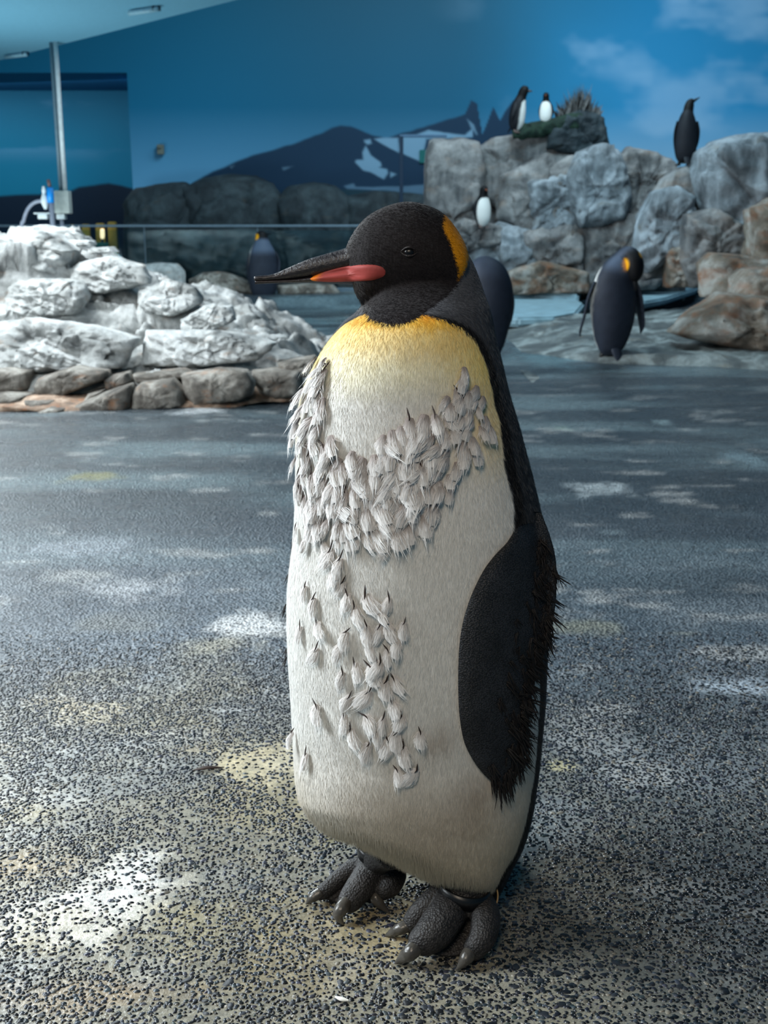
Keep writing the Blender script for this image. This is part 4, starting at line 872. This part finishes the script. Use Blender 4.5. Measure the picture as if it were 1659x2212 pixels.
# loose down of the moult, each tuft its own piece, dark quills on many
n = NT('down_white'); dcol = n.mix(1.0, n.attr('Col').outputs[0], n.ramp(n.noise(9, 3, vec=n.mapping((3, 1, .5))), [(.3, (.82,) * 3), (.7, (1.1,) * 3)]), 'MULTIPLY')
dif = n.n('ShaderNodeBsdfDiffuse'); trl = n.n('ShaderNodeBsdfTranslucent'); n.l(dcol, dif.inputs[0]); n.l(dcol, trl.inputs[0]); mxs = n.n('ShaderNodeMixShader'); mxs.inputs[0].default_value = .2
n.l(dif.outputs[0], mxs.inputs[1]); n.l(trl.outputs[0], mxs.inputs[2]); n.l(mxs.outputs[0], n.t.nodes['Material Output'].inputs[0]); down_m = n.m
def down_mesh(k, pale=False):
    """one tuft: a thin cupped vane under a sheaf of soft barbs running from the quill to the tip"""
    r = random.Random(500 + k); curl = r.uniform(-.7, .7); puff = r.uniform(.10, .17); vs__, fs__, cc, nn__ = [], [], [], []
    rows, cols = 6, 5; wide = r.uniform(.24, .31)
    def wd(t): return wide * (math.sin(math.pi * min(1, t * .66 + .20)) ** .9) * (1 - .15 * t * t)
    def pf(t): return puff * math.sin(math.pi * min(1, t * .8 + .12)) + .02 + .07 * t
    def pt(t, u, o): return (u * wd(t) + curl * t * t * .40, -pf(t) * (1 - u * u * .75) - o, -t + .14 * u * u * (t - .3))
    ca, cb = lin((232, 226, 222)) if pale else lin((176, 164, 160)), lin((254, 253, 252))
    def colr(t, q): return (ca + (cb - ca) * float(sstep(-.05, .60, t))) * q
    for i in range(rows):
        t = i / (rows - 1) * .72
        for j in range(cols):
            u = -.85 + 1.7 * j / (cols - 1)
            vs__.append(pt(t, u * .85, 0)); cc.append(colr(t, .80)); nn__.append((u * .3, -1, .3 - .3 * t))
    fs__ = [list(q) for q in grid_faces(rows, cols)[:, ::-1]]
    for s_ in range(72):
        u = r.uniform(-1, 1); t0 = max(0, r.gauss(.12, .22)); t0 = min(.75, t0); L = r.uniform(.22, .72); w_ = r.uniform(.008, .020); q = r.uniform(.74, 1.08); fly = r.uniform(0, .05) + (.10 if r.random() < .15 else 0)
        du = u * r.uniform(.0, .45) + r.gauss(0, .16); b_ = len(vs__); ts = [t0, t0 + L * .5, t0 + L]
        for m_, t in enumerate(ts[:2]):
            p = pt(min(t, 1), u * (.55 + .45 * min(1, t * 1.6)) + du * m_ * .5, .012 + fly * m_ * .4); ex = max(0, t - 1)
            for sg in (-1, 1):
                vs__.append((p[0] + sg * w_ * (1 - .25 * m_), p[1], p[2] - ex)); cc.append(colr(t, q)); nn__.append((u * .3, -1, .3 - .3 * t))
        t = ts[2]; p = pt(min(t, 1), u * .95 + du, .012 + fly * r.uniform(-.6, 1)); vs__.append((p[0] + curl * .25 * max(0, t - .7), p[1], p[2] - max(0, t - 1) * .8)); cc.append(colr(t, q * 1.04)); nn__.append((u * .3, -1, .3 - .3 * t))
        fs__ += [[b_, b_ + 1, b_ + 3, b_ + 2], [b_ + 2, b_ + 3, b_ + 4]]
    va = np.array(vs__); fs__ = [q if np.cross(va[q[1]] - va[q[0]], va[q[2]] - va[q[0]])[1] < 0 else q[::-1] for q in fs__]
    me_ = me_from('down_feather', va, fs__, down_m, True, np.clip(np.array(cc), 0, 1))
    nn__ = np.array(nn__); nn__ /= np.linalg.norm(nn__, axis=1)[:, None]
    me_.normals_split_custom_set_from_vertices(nn__.tolist()); return me_
DOWN = [down_mesh(k) for k in range(12)]; DOWN_PALE = [down_mesh(20 + k, True) for k in range(8)]
quill_m = mat_plain('quill_brown', (46, 32, 28), .5, .3, vary=.3)
QUILL = []
for k in range(4):
    c_ = random.uniform(-.14, .14)
    QUILL.append(me_from('quill', *sweep([(c_, -.10, .28), (c_ * .5, -.14, .12), (0, -.17, -.02), (-.02, -.17, -.20)], [.008, .032, .030, .006], [.008, .032, .030, .006], (1, 0, 0), 6, 8), quill_m))
BAND = np.array([(694, 752), (716, 800), (716, 900), (726, 966), (760, 985), (805, 968), (845, 935), (868, 905), (900, 885), (950, 880), (978, 830), (990, 785), (1012, 795), (1040, 850), (1062, 925), (1040, 960), (1010, 1000), (985, 1040), (965, 1080), (930, 1130), (870, 1150), (800, 1165), (730, 1170), (680, 1140), (650, 1080), (640, 980), (640, 900), (660, 820)], float)
pts_d = []
for ri, y in enumerate(np.arange(742, 1180, 21)):
    for x in np.arange(628 + (ri % 2) * 13, 1080, 26):
        x_, y_ = x + rng.normal(0, 5), y + rng.normal(0, 5)
        if poly_sd(np.array([[x_, y_]]), BAND)[0] > 2: pts_d.append((x_, y_, .22, 1.05 if x_ < 940 else .85))
LOW = [(665, 1275), (684, 1300), (690, 1352), (655, 1362), (690, 1408), (745, 1265), (754, 1290), (792, 1292), (770, 1318), (842, 1300), (822, 1320), (795, 1360), (822, 1360), (838, 1352), (874, 1352), (862, 1388), (752, 1372), (742, 1400), (800, 1395), (838, 1410), (824, 1436), (746, 1458), (770, 1440), (802, 1446), (818, 1448), (850, 1470), (836, 1478), (760, 1510), (800, 1500), (846, 1520), (748, 1550), (792, 1552), (830, 1556), (868, 1552), (762, 1580), (820, 1582), (858, 1588), (908, 1588), (840, 1604), (872, 1618), (800, 1612), (858, 1668), (900, 1668), (690, 1530), (640, 1590), (668, 1634), (720, 1196), (740, 1215), (790, 1155), (850, 1150), (846, 1182), (816, 1162), (700, 1180), (668, 1170), (860, 1152), (645, 1150), (725, 1240)]
for x, y in LOW: pts_d.append((x, y, .95, 1.08))
pts_d.sort(key=lambda q: -q[1])
for (x, y, pq, sc_) in pts_d:
    q, nr_ = hit(x, y)
    if q is None: continue
    o = link('down_feather', DOWN[random.randrange(12)] if sc_ < 1.07 else DOWN_PALE[random.randrange(8)], king)
    z_ = Vector((0, 0, 1)) - nr_ * nr_.z; z_.normalize(); y_ = -nr_; x_ = y_.cross(z_)
    M = Matrix((x_, y_, z_)).transposed().to_4x4()
    s = random.uniform(.030, .040) * sc_ * (1.0 if y < 1150 else .86)
    M = Matrix.Translation(q + nr_ * .0015 + z_ * .006) @ M @ Matrix.Rotation(random.gauss((.22 if x > 860 else -.06) if y < 1150 else .05, .30), 4, 'Y') @ Matrix.Rotation(random.gauss(-.13, .08), 4, 'X') @ Matrix.Diagonal((s * random.uniform(.85, 1.15), s * random.uniform(.8, 1.1), s, 1))
    o.matrix_basis = M
    if random.random() < pq:
        k = bpy.data.objects.new('quill', QUILL[random.randrange(4)]); COL.objects.link(k); k.parent = o; k.rotation_euler = (0, random.gauss(0, .25), 0); k.scale = (.85, .85, random.uniform(.65, 1.1))

# feet: toes, webs and shank fused into one skin, claws as parts
n = NT('foot_skin'); fs_ = n.voronoi(360); c = n.ramp(n.noise(60, 5, .65), [(.3, W(28, 28, 30)), (.7, W(62, 60, 60))]); c = n.mix(n.ramp(fs_.outputs['Distance'], [(.3, (0, 0, 0, 1)), (.75, (.6, .6, .6, 1))]), c, W(20, 19, 20))
foot_m = n.out(c, .55, n.bump(n.noise(120, 4, .6, vec=n.mapping((1, 1, 2.5))), .5, .003, n.bump(fs_.outputs['Distance'], .7, .0016)), .45)
claw_m = mat_plain('claw_horn', (76, 73, 68), .26, .5, .15, 120, vary=.35)
def foot(toes, shank, webs, claws, nm):
    parts = []
    for pts, r in toes:
        q = [tuple(G(x, y, z)) for x, y, z in pts]; parts.append(sweep(q, r, [v_ * .85 for v_ in r], (1, .3, 0), 16, 22))
    q = [tuple(G(x, y, z)) for x, y, z in shank[0]]; parts.append(sweep(q, shank[1], shank[1], (1, 0, 0), 18, 16))
    for wpts in webs:
        q = np.array([tuple(G(x, y, z)) for x, y, z in wpts]); nq = len(q); up_ = q + (0, 0, .003); dn = q - (0, 0, .003)
        parts.append((np.concatenate([up_, dn]), [list(range(nq)), list(range(2 * nq - 1, nq - 1, -1))] + [[i, (i + 1) % nq, nq + (i + 1) % nq, nq + i][::-1] for i in range(nq)]))
    v_, f_ = join(parts); t_ = me_from('tmp', v_, f_)
    bm = bmesh.new(); bm.from_mesh(t_); bmesh.ops.recalc_face_normals(bm, faces=bm.faces); bm.to_mesh(t_); bm.free()
    o = bpy.data.objects.new('tmp', t_); COL.objects.link(o); m_ = o.modifiers.new('r', 'REMESH'); m_.mode = 'VOXEL'; m_.voxel_size = .0019; m_.use_smooth_shade = True
    s_ = o.modifiers.new('s', 'SMOOTH'); s_.factor = .5; s_.iterations = 4
    me_ = bpy.data.meshes.new_from_object(o.evaluated_get(bpy.context.evaluated_depsgraph_get())); bpy.data.objects.remove(o); me_.materials.clear(); me_.materials.append(foot_m)
    vv = getv(me_); vv[:, 2] = np.maximum(vv[:, 2], .0012); me_.vertices.foreach_set('co', vv.astype(np.float32).ravel()); me_.update()
    fo = link('foot', me_, king)
    for pts, r in claws:
        q = [tuple(G(x, y, z)) for x, y, z in pts]; link('claw', me_from('claw', *sweep(q, r, r, (1, .3, 0), 12, 18), claw_m), fo)
    return fo
fl = foot([([(812, 1862, .050), (770, 1872, .042), (730, 1900, .028), (700, 1925, .016), (684, 1938, .012)], [.018, .0145, .0125, .0105, .007]),
           ([(815, 1866, .050), (800, 1885, .044), (775, 1920, .032), (752, 1950, .020), (742, 1962, .015)], [.020, .0205, .0195, .016, .010]),
           ([(830, 1868, .048), (850, 1885, .040), (838, 1915, .030), (818, 1930, .020), (812, 1938, .016)], [.018, .0185, .017, .013, .009])],
          ([(845, 1845, .105), (826, 1848, .080), (814, 1858, .052), (820, 1872, .035)], [.020, .021, .024, .020]),
          [[(770, 1872, .030), (790, 1890, .030), (752, 1955, .006), (725, 1950, .003), (692, 1938, .004), (725, 1905, .018)], [(800, 1885, .030), (845, 1890, .026), (816, 1945, .004), (785, 1950, .003), (756, 1956, .006)]],
          [([(692, 1928, .016), (674, 1940, .011), (661, 1953, .002)], [.008, .0065, .001]), ([(750, 1946, .024), (738, 1962, .022), (731, 1978, .014), (742, 1998, .002)], [.009, .0095, .0075, .001]), ([(812, 1926, .022), (812, 1940, .018), (824, 1956, .010), (841, 1972, .002)], [.0085, .0085, .006, .001])], 'a')
frt = foot([([(965, 1930, .052), (935, 1950, .044), (905, 1978, .030), (888, 2000, .018), (880, 2008, .014)], [.020, .0185, .017, .0145, .008]),
            ([(985, 1940, .054), (965, 1975, .048), (935, 2015, .036), (905, 2040, .024), (893, 2050, .018)], [.023, .0245, .024, .019, .010]),
            ([(1030, 1945, .052), (1048, 1980, .046), (1042, 2025, .032), (1020, 2055, .018), (1012, 2066, .014)], [.022, .020, .0175, .0145, .008])],
           ([(1000, 1868, .10), (1002, 1890, .082), (1000, 1932, .056), (1005, 1952, .036)], [.026, .027, .031, .026]),
           [[(945, 1955, .028), (970, 1985, .028), (900, 2045, .006), (880, 2028, .003), (884, 2010, .006)], [(975, 1980, .030), (1045, 1985, .028), (1016, 2062, .004), (965, 2066, .003), (910, 2052, .006)]],
           [([(890, 1996, .020), (866, 2006, .016), (848, 2014, .009), (832, 2021, .002)], [.008, .008, .0055, .001]), ([(905, 2040, .026), (888, 2056, .022), (872, 2068, .012), (853, 2082, .002)], [.010, .0105, .008, .001]), ([(1018, 2050, .020), (1008, 2068, .016), (998, 2082, .009), (985, 2096, .002)], [.009, .009, .006, .001])], 'b')
band_m = mat_plain('band_black', (14, 16, 20), .35, .5, vary=.1)
def ring_at(px, py, z, r, h_, tilt): 
    c_ = G(px, py, z); th_ = np.linspace(0, 2 * np.pi, 40, endpoint=False); rg_ = []
    for rr_, zz_ in ((r, -h_), (r + .003, -h_), (r + .003, h_), (r, h_), (r, -h_)):
        rg_.append(np.stack([c_.x + rr_ * np.cos(th_), c_.y + rr_ * np.sin(th_), c_.z + zz_ + tilt * rr_ * np.cos(th_)], 1))
    return np.concatenate(rg_), [list(q) for q in grid_faces(5, 40, True)]
link('leg_band', me_from('leg_band', *ring_at(815, 1842, .066, .0245, .009, -.25), band_m), fl, label='black band round the ankle')
link('leg_band', me_from('leg_band', *ring_at(1003, 1922, .066, .031, .009, -.2), band_m), frt)
c_ = G(1062, 1945, .050)
link('tag_wire', me_from('tag_wire', *sweep([tuple(c_ + Vector((-.006, 0, -.014))), tuple(c_ + Vector((.004, -.004, -.006))), tuple(c_ + Vector((.008, 0, .006))), tuple(c_ + Vector((.006, .004, .018)))], [.0011] * 4, [.0011] * 4, (0, 1, 0), 8, 16), mat_plain('tag_brass', (170, 140, 96), .4, .5)), frt)
# tail behind, nearly hidden
link('tail', me_from('tail', *sweep([tuple(P(960, 1700, D0 + .13)), tuple(P(975, 1790, D0 + .16)), tuple(P(985, 1850, D0 + .17)), (P(985, 1850, D0 + .17).x, D0 + .19, .01)], [.05, .055, .045, .02], [.02, .016, .010, .004], (1, 0, 0), 16, 20), mat_plain('tail_black', (26, 27, 30), .6, .3)), king)

# ------------------------------------------------------------------ the other penguins
def penguin(label, loc, H, yaw, style, path, head, bill, flips, feet=True, white=None, group=None, spots=(), pale=.45):
    """path: (x, y, z, half width, half depth) from tail end to crown, front = -y, height 1"""
    t = thing(label[0], label[1], 'penguin', loc, group)
    R = Matrix.Translation(Vector(loc)) @ Matrix.Rotation(yaw, 4, 'Z') @ Matrix.Scale(H, 4)
    X = lambda v_: np.array([tuple(R @ Vector(q)) for q in v_])
    pa = catmull(np.array(path, float), 64)
    v_, f_ = sweep(pa[:, :3], pa[:, 3], pa[:, 4], (1, 0, 0), 40)
    rowi = np.concatenate([np.repeat(np.arange(64), 40), [0, 63]]); cx = pa[rowi, :3]
    d_ = v_ - cx; th_ = np.abs(np.arctan2(d_[:, 0], -d_[:, 1])); u_ = rowi / 63
    nz = fbm(v_ * 22, 9, 3) - .5
    bk = {'king': (40, 46, 58), 'rock': (22, 24, 30), 'dark': (26, 29, 36)}[style]; col_ = np.tile(lin(bk), (len(v_), 1)) * (1 + .5 * nz)[:, None]
    wz = np.interp(u_, *zip(*white)); k = sstep(.10, -.10, th_ - wz + nz * .1)[:, None]; col_ = col_ + k * (lin((226, 226, 222)) - col_)
    hu = head[0]; k = sstep(hu - .02, hu + .01, u_ + nz * .02)[:, None]
    col_ = col_ + k * (lin((12, 12, 15)) - col_)
    if style == 'king':                # orange neck patches and a pale nape band
        for sx_, sy_, sz_, sa_, sb_ in spots:
            k = sstep(1.15, .8, np.sqrt(((v_[:, 0] - sx_) / sa_) ** 2 + ((v_[:, 1] - sy_) / .07) ** 2 + ((v_[:, 2] - sz_) / sb_) ** 2))[:, None]; col_ = col_ + k * (lin((240, 168, 20)) - col_)
        k = (sstep(.14, .06, np.abs(u_ - (hu - .14))) * sstep(1.5, 2.2, th_) * pale)[:, None]; col_ = col_ + k * (lin((104, 122, 148)) - col_)
    if head[-1] == 'grey':
        k = (sstep(hu, hu + .05, u_) * sstep(1.9, 1.2, th_))[:, None]; col_ = col_ + .7 * k * (lin((120, 124, 132)) - col_)
    bo = link('body', me_from('body', X(v_), f_, mat_vcol(label[0] + '_coat', .6, .2, .4, 120, .003), True, col_), t)
    bl = np.array(bill[0], float); link('bill', me_from('bill', X(sweep(bl[:, :3], bl[:, 3], bl[:, 3], (0, .1, 1), 12, 16)[0]), sweep(bl[:, :3], bl[:, 3], bl[:, 3], (0, .1, 1), 12, 16)[1], mat_plain('bill_dark', bill[1], .4, .4)), t)
    for fp, wd_, dp in flips:
        n_ = len(fp); prof = np.interp(np.linspace(0, 1, n_), [0, .25, .6, .9, 1], [.7, 1, .9, .5, .12]); sv = sweep(fp, prof * wd_, prof * .012 + .003, dp, 14, 24)
        link('flipper', me_from('flipper', X(sv[0]), sv[1], mat_plain('flipper_dark', bk, .6, .25, .3, 90, vary=.35)), t)
    if feet:
        for sx in (-1, 1):
            ft = join([sweep([(sx * .075, .0, .075), (sx * .08, -.01, .035), (sx * .085, -.03, .02)], [.03, .028, .024], [.03, .028, .02], (1, 0, 0), 10)] + [sweep([(sx * .085, -.01, .022), (sx * .085 + dx * .6, -.07, .018), (sx * .085 + dx, -.13, .004)], [.02, .017, .004], [.018, .013, .003], (1, 0, 0), 8) for dx in (-.04, 0, .04)])
            link('foot', me_from('foot', X(ft[0]), ft[1], mat_plain('foot_dark', (24, 24, 26) if style != 'rock' else (120, 100, 96), .5, .3)), t)
    tl = sweep([(0, .10, .14), (0, .15, .07), (0, .19, .012)], [.05, .045, .02], [.02, .014, .006], (1, 0, 0), 12, 12)
    link('tail', me_from('tail', X(tl[0]), tl[1], mat_plain('tail_dark', bk, .6, .25)), t)
    return t
WK = [(0, .9), (.1, 1.25), (.5, 1.65), (.72, 1.45), (.82, 1.0), (1, .6)]
# king penguin seen from behind, head turned back over its shoulder
b1 = G(1318, 778); H1 = .745
penguin(('king_penguin', 'king penguin seen from behind with bowed head and hanging flippers, before the cliff'), (b1.x, b1.y, 0), H1, math.pi + .22, 'king',
        [(.02, .05, .05, .05, .04), (.02, .04, .10, .11, .09), (.01, .02, .21, .165, .13), (0, .01, .38, .205, .155), (0, 0, .55, .215, .16), (-.01, -.005, .69, .195, .145), (-.04, -.01, .81, .160, .125), (-.075, .0, .90, .115, .10), (-.10, .03, .955, .082, .082), (-.12, .085, .955, .074, .07), (-.135, .13, .895, .082, .072), (-.14, .145, .82, .076, .066), (-.14, .14, .755, .05, .05), (-.14, .13, .73, .015, .015)],
        (.70, 0, 0, 0), ([(-.14, .14, .76, .034), (-.145, .15, .69, .018), (-.15, .15, .64, .006)], (14, 14, 17)),
        [([(.185, 0, .72), (.235, .0, .60), (.265, -.01, .44), (.30, -.02, .28), (.30, -.02, .22)], .05, (.5, 1, 0)), ([(-.20, 0, .72), (-.245, 0, .60), (-.275, 0, .46), (-.305, -.01, .32), (-.30, -.02, .24)], .055, (-.4, 1, 0))], white=[(0, .9), (.1, 1.4), (.35, 1.75), (.45, 1.5), (.52, .3), (.56, 0), (1, 0)],
        spots=((-.062, .10, .875, .028, .06), (-.175, .10, .945, .035, .05)))
b2 = G(570, 658)
penguin(('king_penguin', 'small distant king penguin seen from behind, left, behind the beak'), (b2.x, b2.y, 0), .86, math.pi + .30, 'king',
        [(0, .04, .05, .05, .04), (0, .03, .10, .13, .10), (0, .02, .22, .185, .14), (0, .01, .40, .21, .165), (0, 0, .56, .205, .16), (0, 0, .70, .180, .14), (0, -.01, .80, .130, .11), (0, -.02, .87, .095, .085), (.0, -.03, .93, .082, .078), (.0, -.04, .975, .062, .062), (0, -.04, .995, .02, .02)],
        (.74, 0, 0, 0), ([(-.04, -.08, .94, .024), (-.10, -.12, .95, .014), (-.17, -.16, .955, .004)], (20, 20, 24)),
        [([(.18, 0, .70), (.215, 0, .58), (.215, -.01, .42), (.20, -.02, .28)], .045, (.3, 1, 0)), ([(-.18, 0, .70), (-.205, .05, .58), (-.18, .10, .42), (-.10, .14, .28)], .05, (-.3, 1, 0))], white=[(0, .9), (.1, 1.3), (.5, 1.75), (.72, 1.4), (.82, .6), (1, .3)],
        spots=((.085, -.01, .915, .04, .045),))
b3 = G(1050, 800)
penguin(('king_penguin', 'hunched dark penguin partly hidden behind the shoulder of the big penguin'), (b3.x, b3.y, 0), .76, math.pi + .1, 'king',
        [(-.02, .08, .06, .03, .03), (-.02, .06, .12, .07, .07), (-.02, .04, .24, .13, .12), (-.01, .02, .40, .185, .15), (-.01, .02, .56, .205, .16), (-.01, .0, .70, .195, .15), (0, -.03, .80, .165, .125), (.02, -.09, .85, .12, .10), (.04, -.17, .83, .075, .07), (.05, -.21, .79, .03, .03)],
        (.86, 0, 0, 0), ([(.05, -.20, .79, .03), (.06, -.22, .70, .018), (.06, -.22, .62, .005)], (20, 20, 24)),
        [([(.16, 0, .72), (.20, 0, .58), (.19, -.02, .42), (.16, -.03, .30)], .05, (.4, 1, 0)), ([(-.17, 0, .72), (-.20, 0, .58), (-.19, -.02, .42), (-.16, -.02, .30)], .05, (-.4, 1, 0))], white=WK, pale=.08)
SB = lambda s=0.0: [(0, .02, .05, .05, .05), (0, .01, .09, .13, .12), (0, 0, .22, .19, .17), (0, 0, .40, .205, .18), (0, 0, .56, .185, .165), (0, -.01, .69, .145, .13), (0, -.02, .78, .105, .105), (0, -.03, .86, .10, .105), (0, -.045, .93, .092, .095), (0, -.05, .98, .06, .06), (0, -.05, .995, .02, .02)]
FS = [([(.17, 0, .64), (.215, 0, .50), (.22, .01, .36), (.20, .02, .24)], .05, (.4, 1, 0)), ([(-.17, 0, .64), (-.215, 0, .50), (-.22, .01, .36), (-.20, .02, .24)], .05, (-.4, 1, 0))]
WR = [(0, 1.2), (.3, 1.35), (.46, 1.25), (.52, .9), (.55, 0), (1, 0)]
BR = ([(0, -.12, .90, .03), (0, -.17, .885, .02), (0, -.21, .87, .006)], (110, 60, 40))
q = P(1042, 492, 12.4)
penguin(('small_penguin', 'small white fronted penguin standing on the low ledge of the cliff'), (q.x, q.y, q.z), .43, .45, 'rock', SB(), (.55, 0, 0, 0), BR, FS, white=WR)
q = P(1178, 270, 12.85)
penguin(('small_penguin', 'small penguin with white front facing the camera on the dark log'), (q.x, q.y, q.z), .33, -.30, 'rock', SB(), (.55, 0, 0, 0), BR, FS, white=WR)
q = P(1114, 288, 12.85)
penguin(('small_penguin', 'small black backed penguin leaning right, at the left end of the log'), (q.x, q.y, q.z), .48, 1.15, 'rock', [(x, y - .16 * z * z, z, a_ * .92, b_) for x, y, z, a_, b_ in SB()], (.55, 0, 0, 0), ([(0, -.27, .88, .03), (0, -.32, .88, .02), (0, -.36, .87, .006)], (40, 34, 34)),
        [([(.17, -.05, .64), (.21, -.03, .50), (.22, .01, .36), (.20, .03, .24)], .05, (.2, 1, 0)), ([(-.17, -.05, .64), (-.21, -.03, .50), (-.22, .01, .36), (-.20, .03, .24)], .05, (-.2, 1, 0))], white=[(0, .9), (.3, .95), (.48, .9), (.54, .5), (.57, 0), (1, 0)])
q = P(1478, 362, 10.75)
q.z += .025
penguin(('dark_penguin', 'dark penguin on top of the right outcrop, its bill lifted to the right'), (q.x, q.y, q.z - .01), .58, math.pi, 'dark',
        [(0, .02, .05, .05, .05), (0, .01, .09, .12, .11), (0, 0, .22, .165, .15), (0, 0, .40, .175, .155), (0, 0, .58, .160, .145), (0, -.0, .72, .115, .115), (-.01, -.01, .80, .082, .085), (-.02, -.02, .87, .075, .078), (-.04, -.03, .93, .065, .066), (-.065, -.035, .96, .045, .05), (-.08, -.04, .965, .02, .02)],
        (.62, 0, 0, 'grey'), ([(-.06, -.04, .945, .034), (-.13, -.05, .985, .018), (-.19, -.06, 1.02, .005)], (26, 28, 32)),
        [([(.15, 0, .66), (.178, 0, .52), (.178, -.01, .36), (.16, -.02, .22)], .05, (.4, 1, 0)), ([(-.15, 0, .66), (-.178, 0, .52), (-.178, -.01, .36), (-.16, -.02, .22)], .05, (-.4, 1, 0))], white=[(0, .6), (.5, .9), (.7, .5), (.75, 0), (1, 0)])

# mossy log and dry tuft on the cliff top
lg = thing('mossy_log', 'dark green mossy log lying on top of the cliff under two small penguins', 'log', tuple(P(1190, 285, 12.85)))
pts = [P(x, y, 12.85) for x, y in ((1108, 290), (1130, 284), (1170, 278), (1215, 269), (1248, 262), (1257, 261))]
lv_, lf_ = sweep([tuple(p) for p in pts], [.03, .055, .062, .07, .07, .04], [.05, .08, .09, .09, .09, .06], (0, 1, 0), 28, 60)
lv_ = lv_ + (fbm(lv_ * 14, 95, 4)[:, None] - .5) * .05
link('log_trunk', me_from('log_trunk', lv_, lf_, mat_rock('moss_bark', (20, 44, 36), (10, 26, 22), (38, 62, 48), (40, 44, 30), .2, 6, .9)), lg)
V, F_ = [], []
for i in range(420):
    x = min(1284, max(1205, random.gauss(1248, 22))); b_ = P(x, 258, 13.0 + random.uniform(-.1, .1)); h_ = random.uniform(.10, .34) * math.exp(-((x - 1248) / 34) ** 2) + .05
    tx_ = b_ + Vector((random.gauss(0, .05), random.gauss(0, .05), h_)); k = len(V); V += [(b_.x - .008, b_.y, b_.z - .06), (b_.x + .008, b_.y, b_.z - .06), ((b_.x + tx_.x) / 2, b_.y, (b_.z + tx_.z) / 2 + .02), tuple(tx_)]; F_ += [[k, k + 1, k + 2], [k + 1, k + 3, k + 2]]
link('dry_tuft', me_from('dry_tuft', np.array(V), F_, mat_plain('dry_plant', (104, 104, 104), .8, .1, vary=.4)), kind='stuff', label='dry grassy tuft behind the log on the cliff top', cat='plant')
# white quill lying on the floor by the feet and one brown feather on the floor
g0 = G(738, 2158, .004)
link('floor_feather', me_from('floor_feather', *sweep([tuple(g0 + Vector((-.008, .004, 0))), tuple(g0), tuple(g0 + Vector((.009, -.003, 0)))], [.001, .0035, .001], [.001, .002, .001], (0, 1, 0), 8, 12), mat_plain('white_shaft', (232, 230, 222), .5, .3)), label='tiny white feather shaft on the floor below the feet', cat='feather')
g0 = G(445, 1664, .004)
link('floor_feather', me_from('floor_feather_b', *sweep([tuple(g0 + Vector((-.022, .0, 0))), tuple(g0 + Vector((0, .004, .003))), tuple(g0 + Vector((.026, .010, 0)))], [.001, .006, .001], [.001, .002, .001], (0, 1, 0), 8, 14), mat_plain('brown_feather', (60, 48, 42), .6, .3)), label='dark brown feather on the floor beside the beige smear', cat='feather')
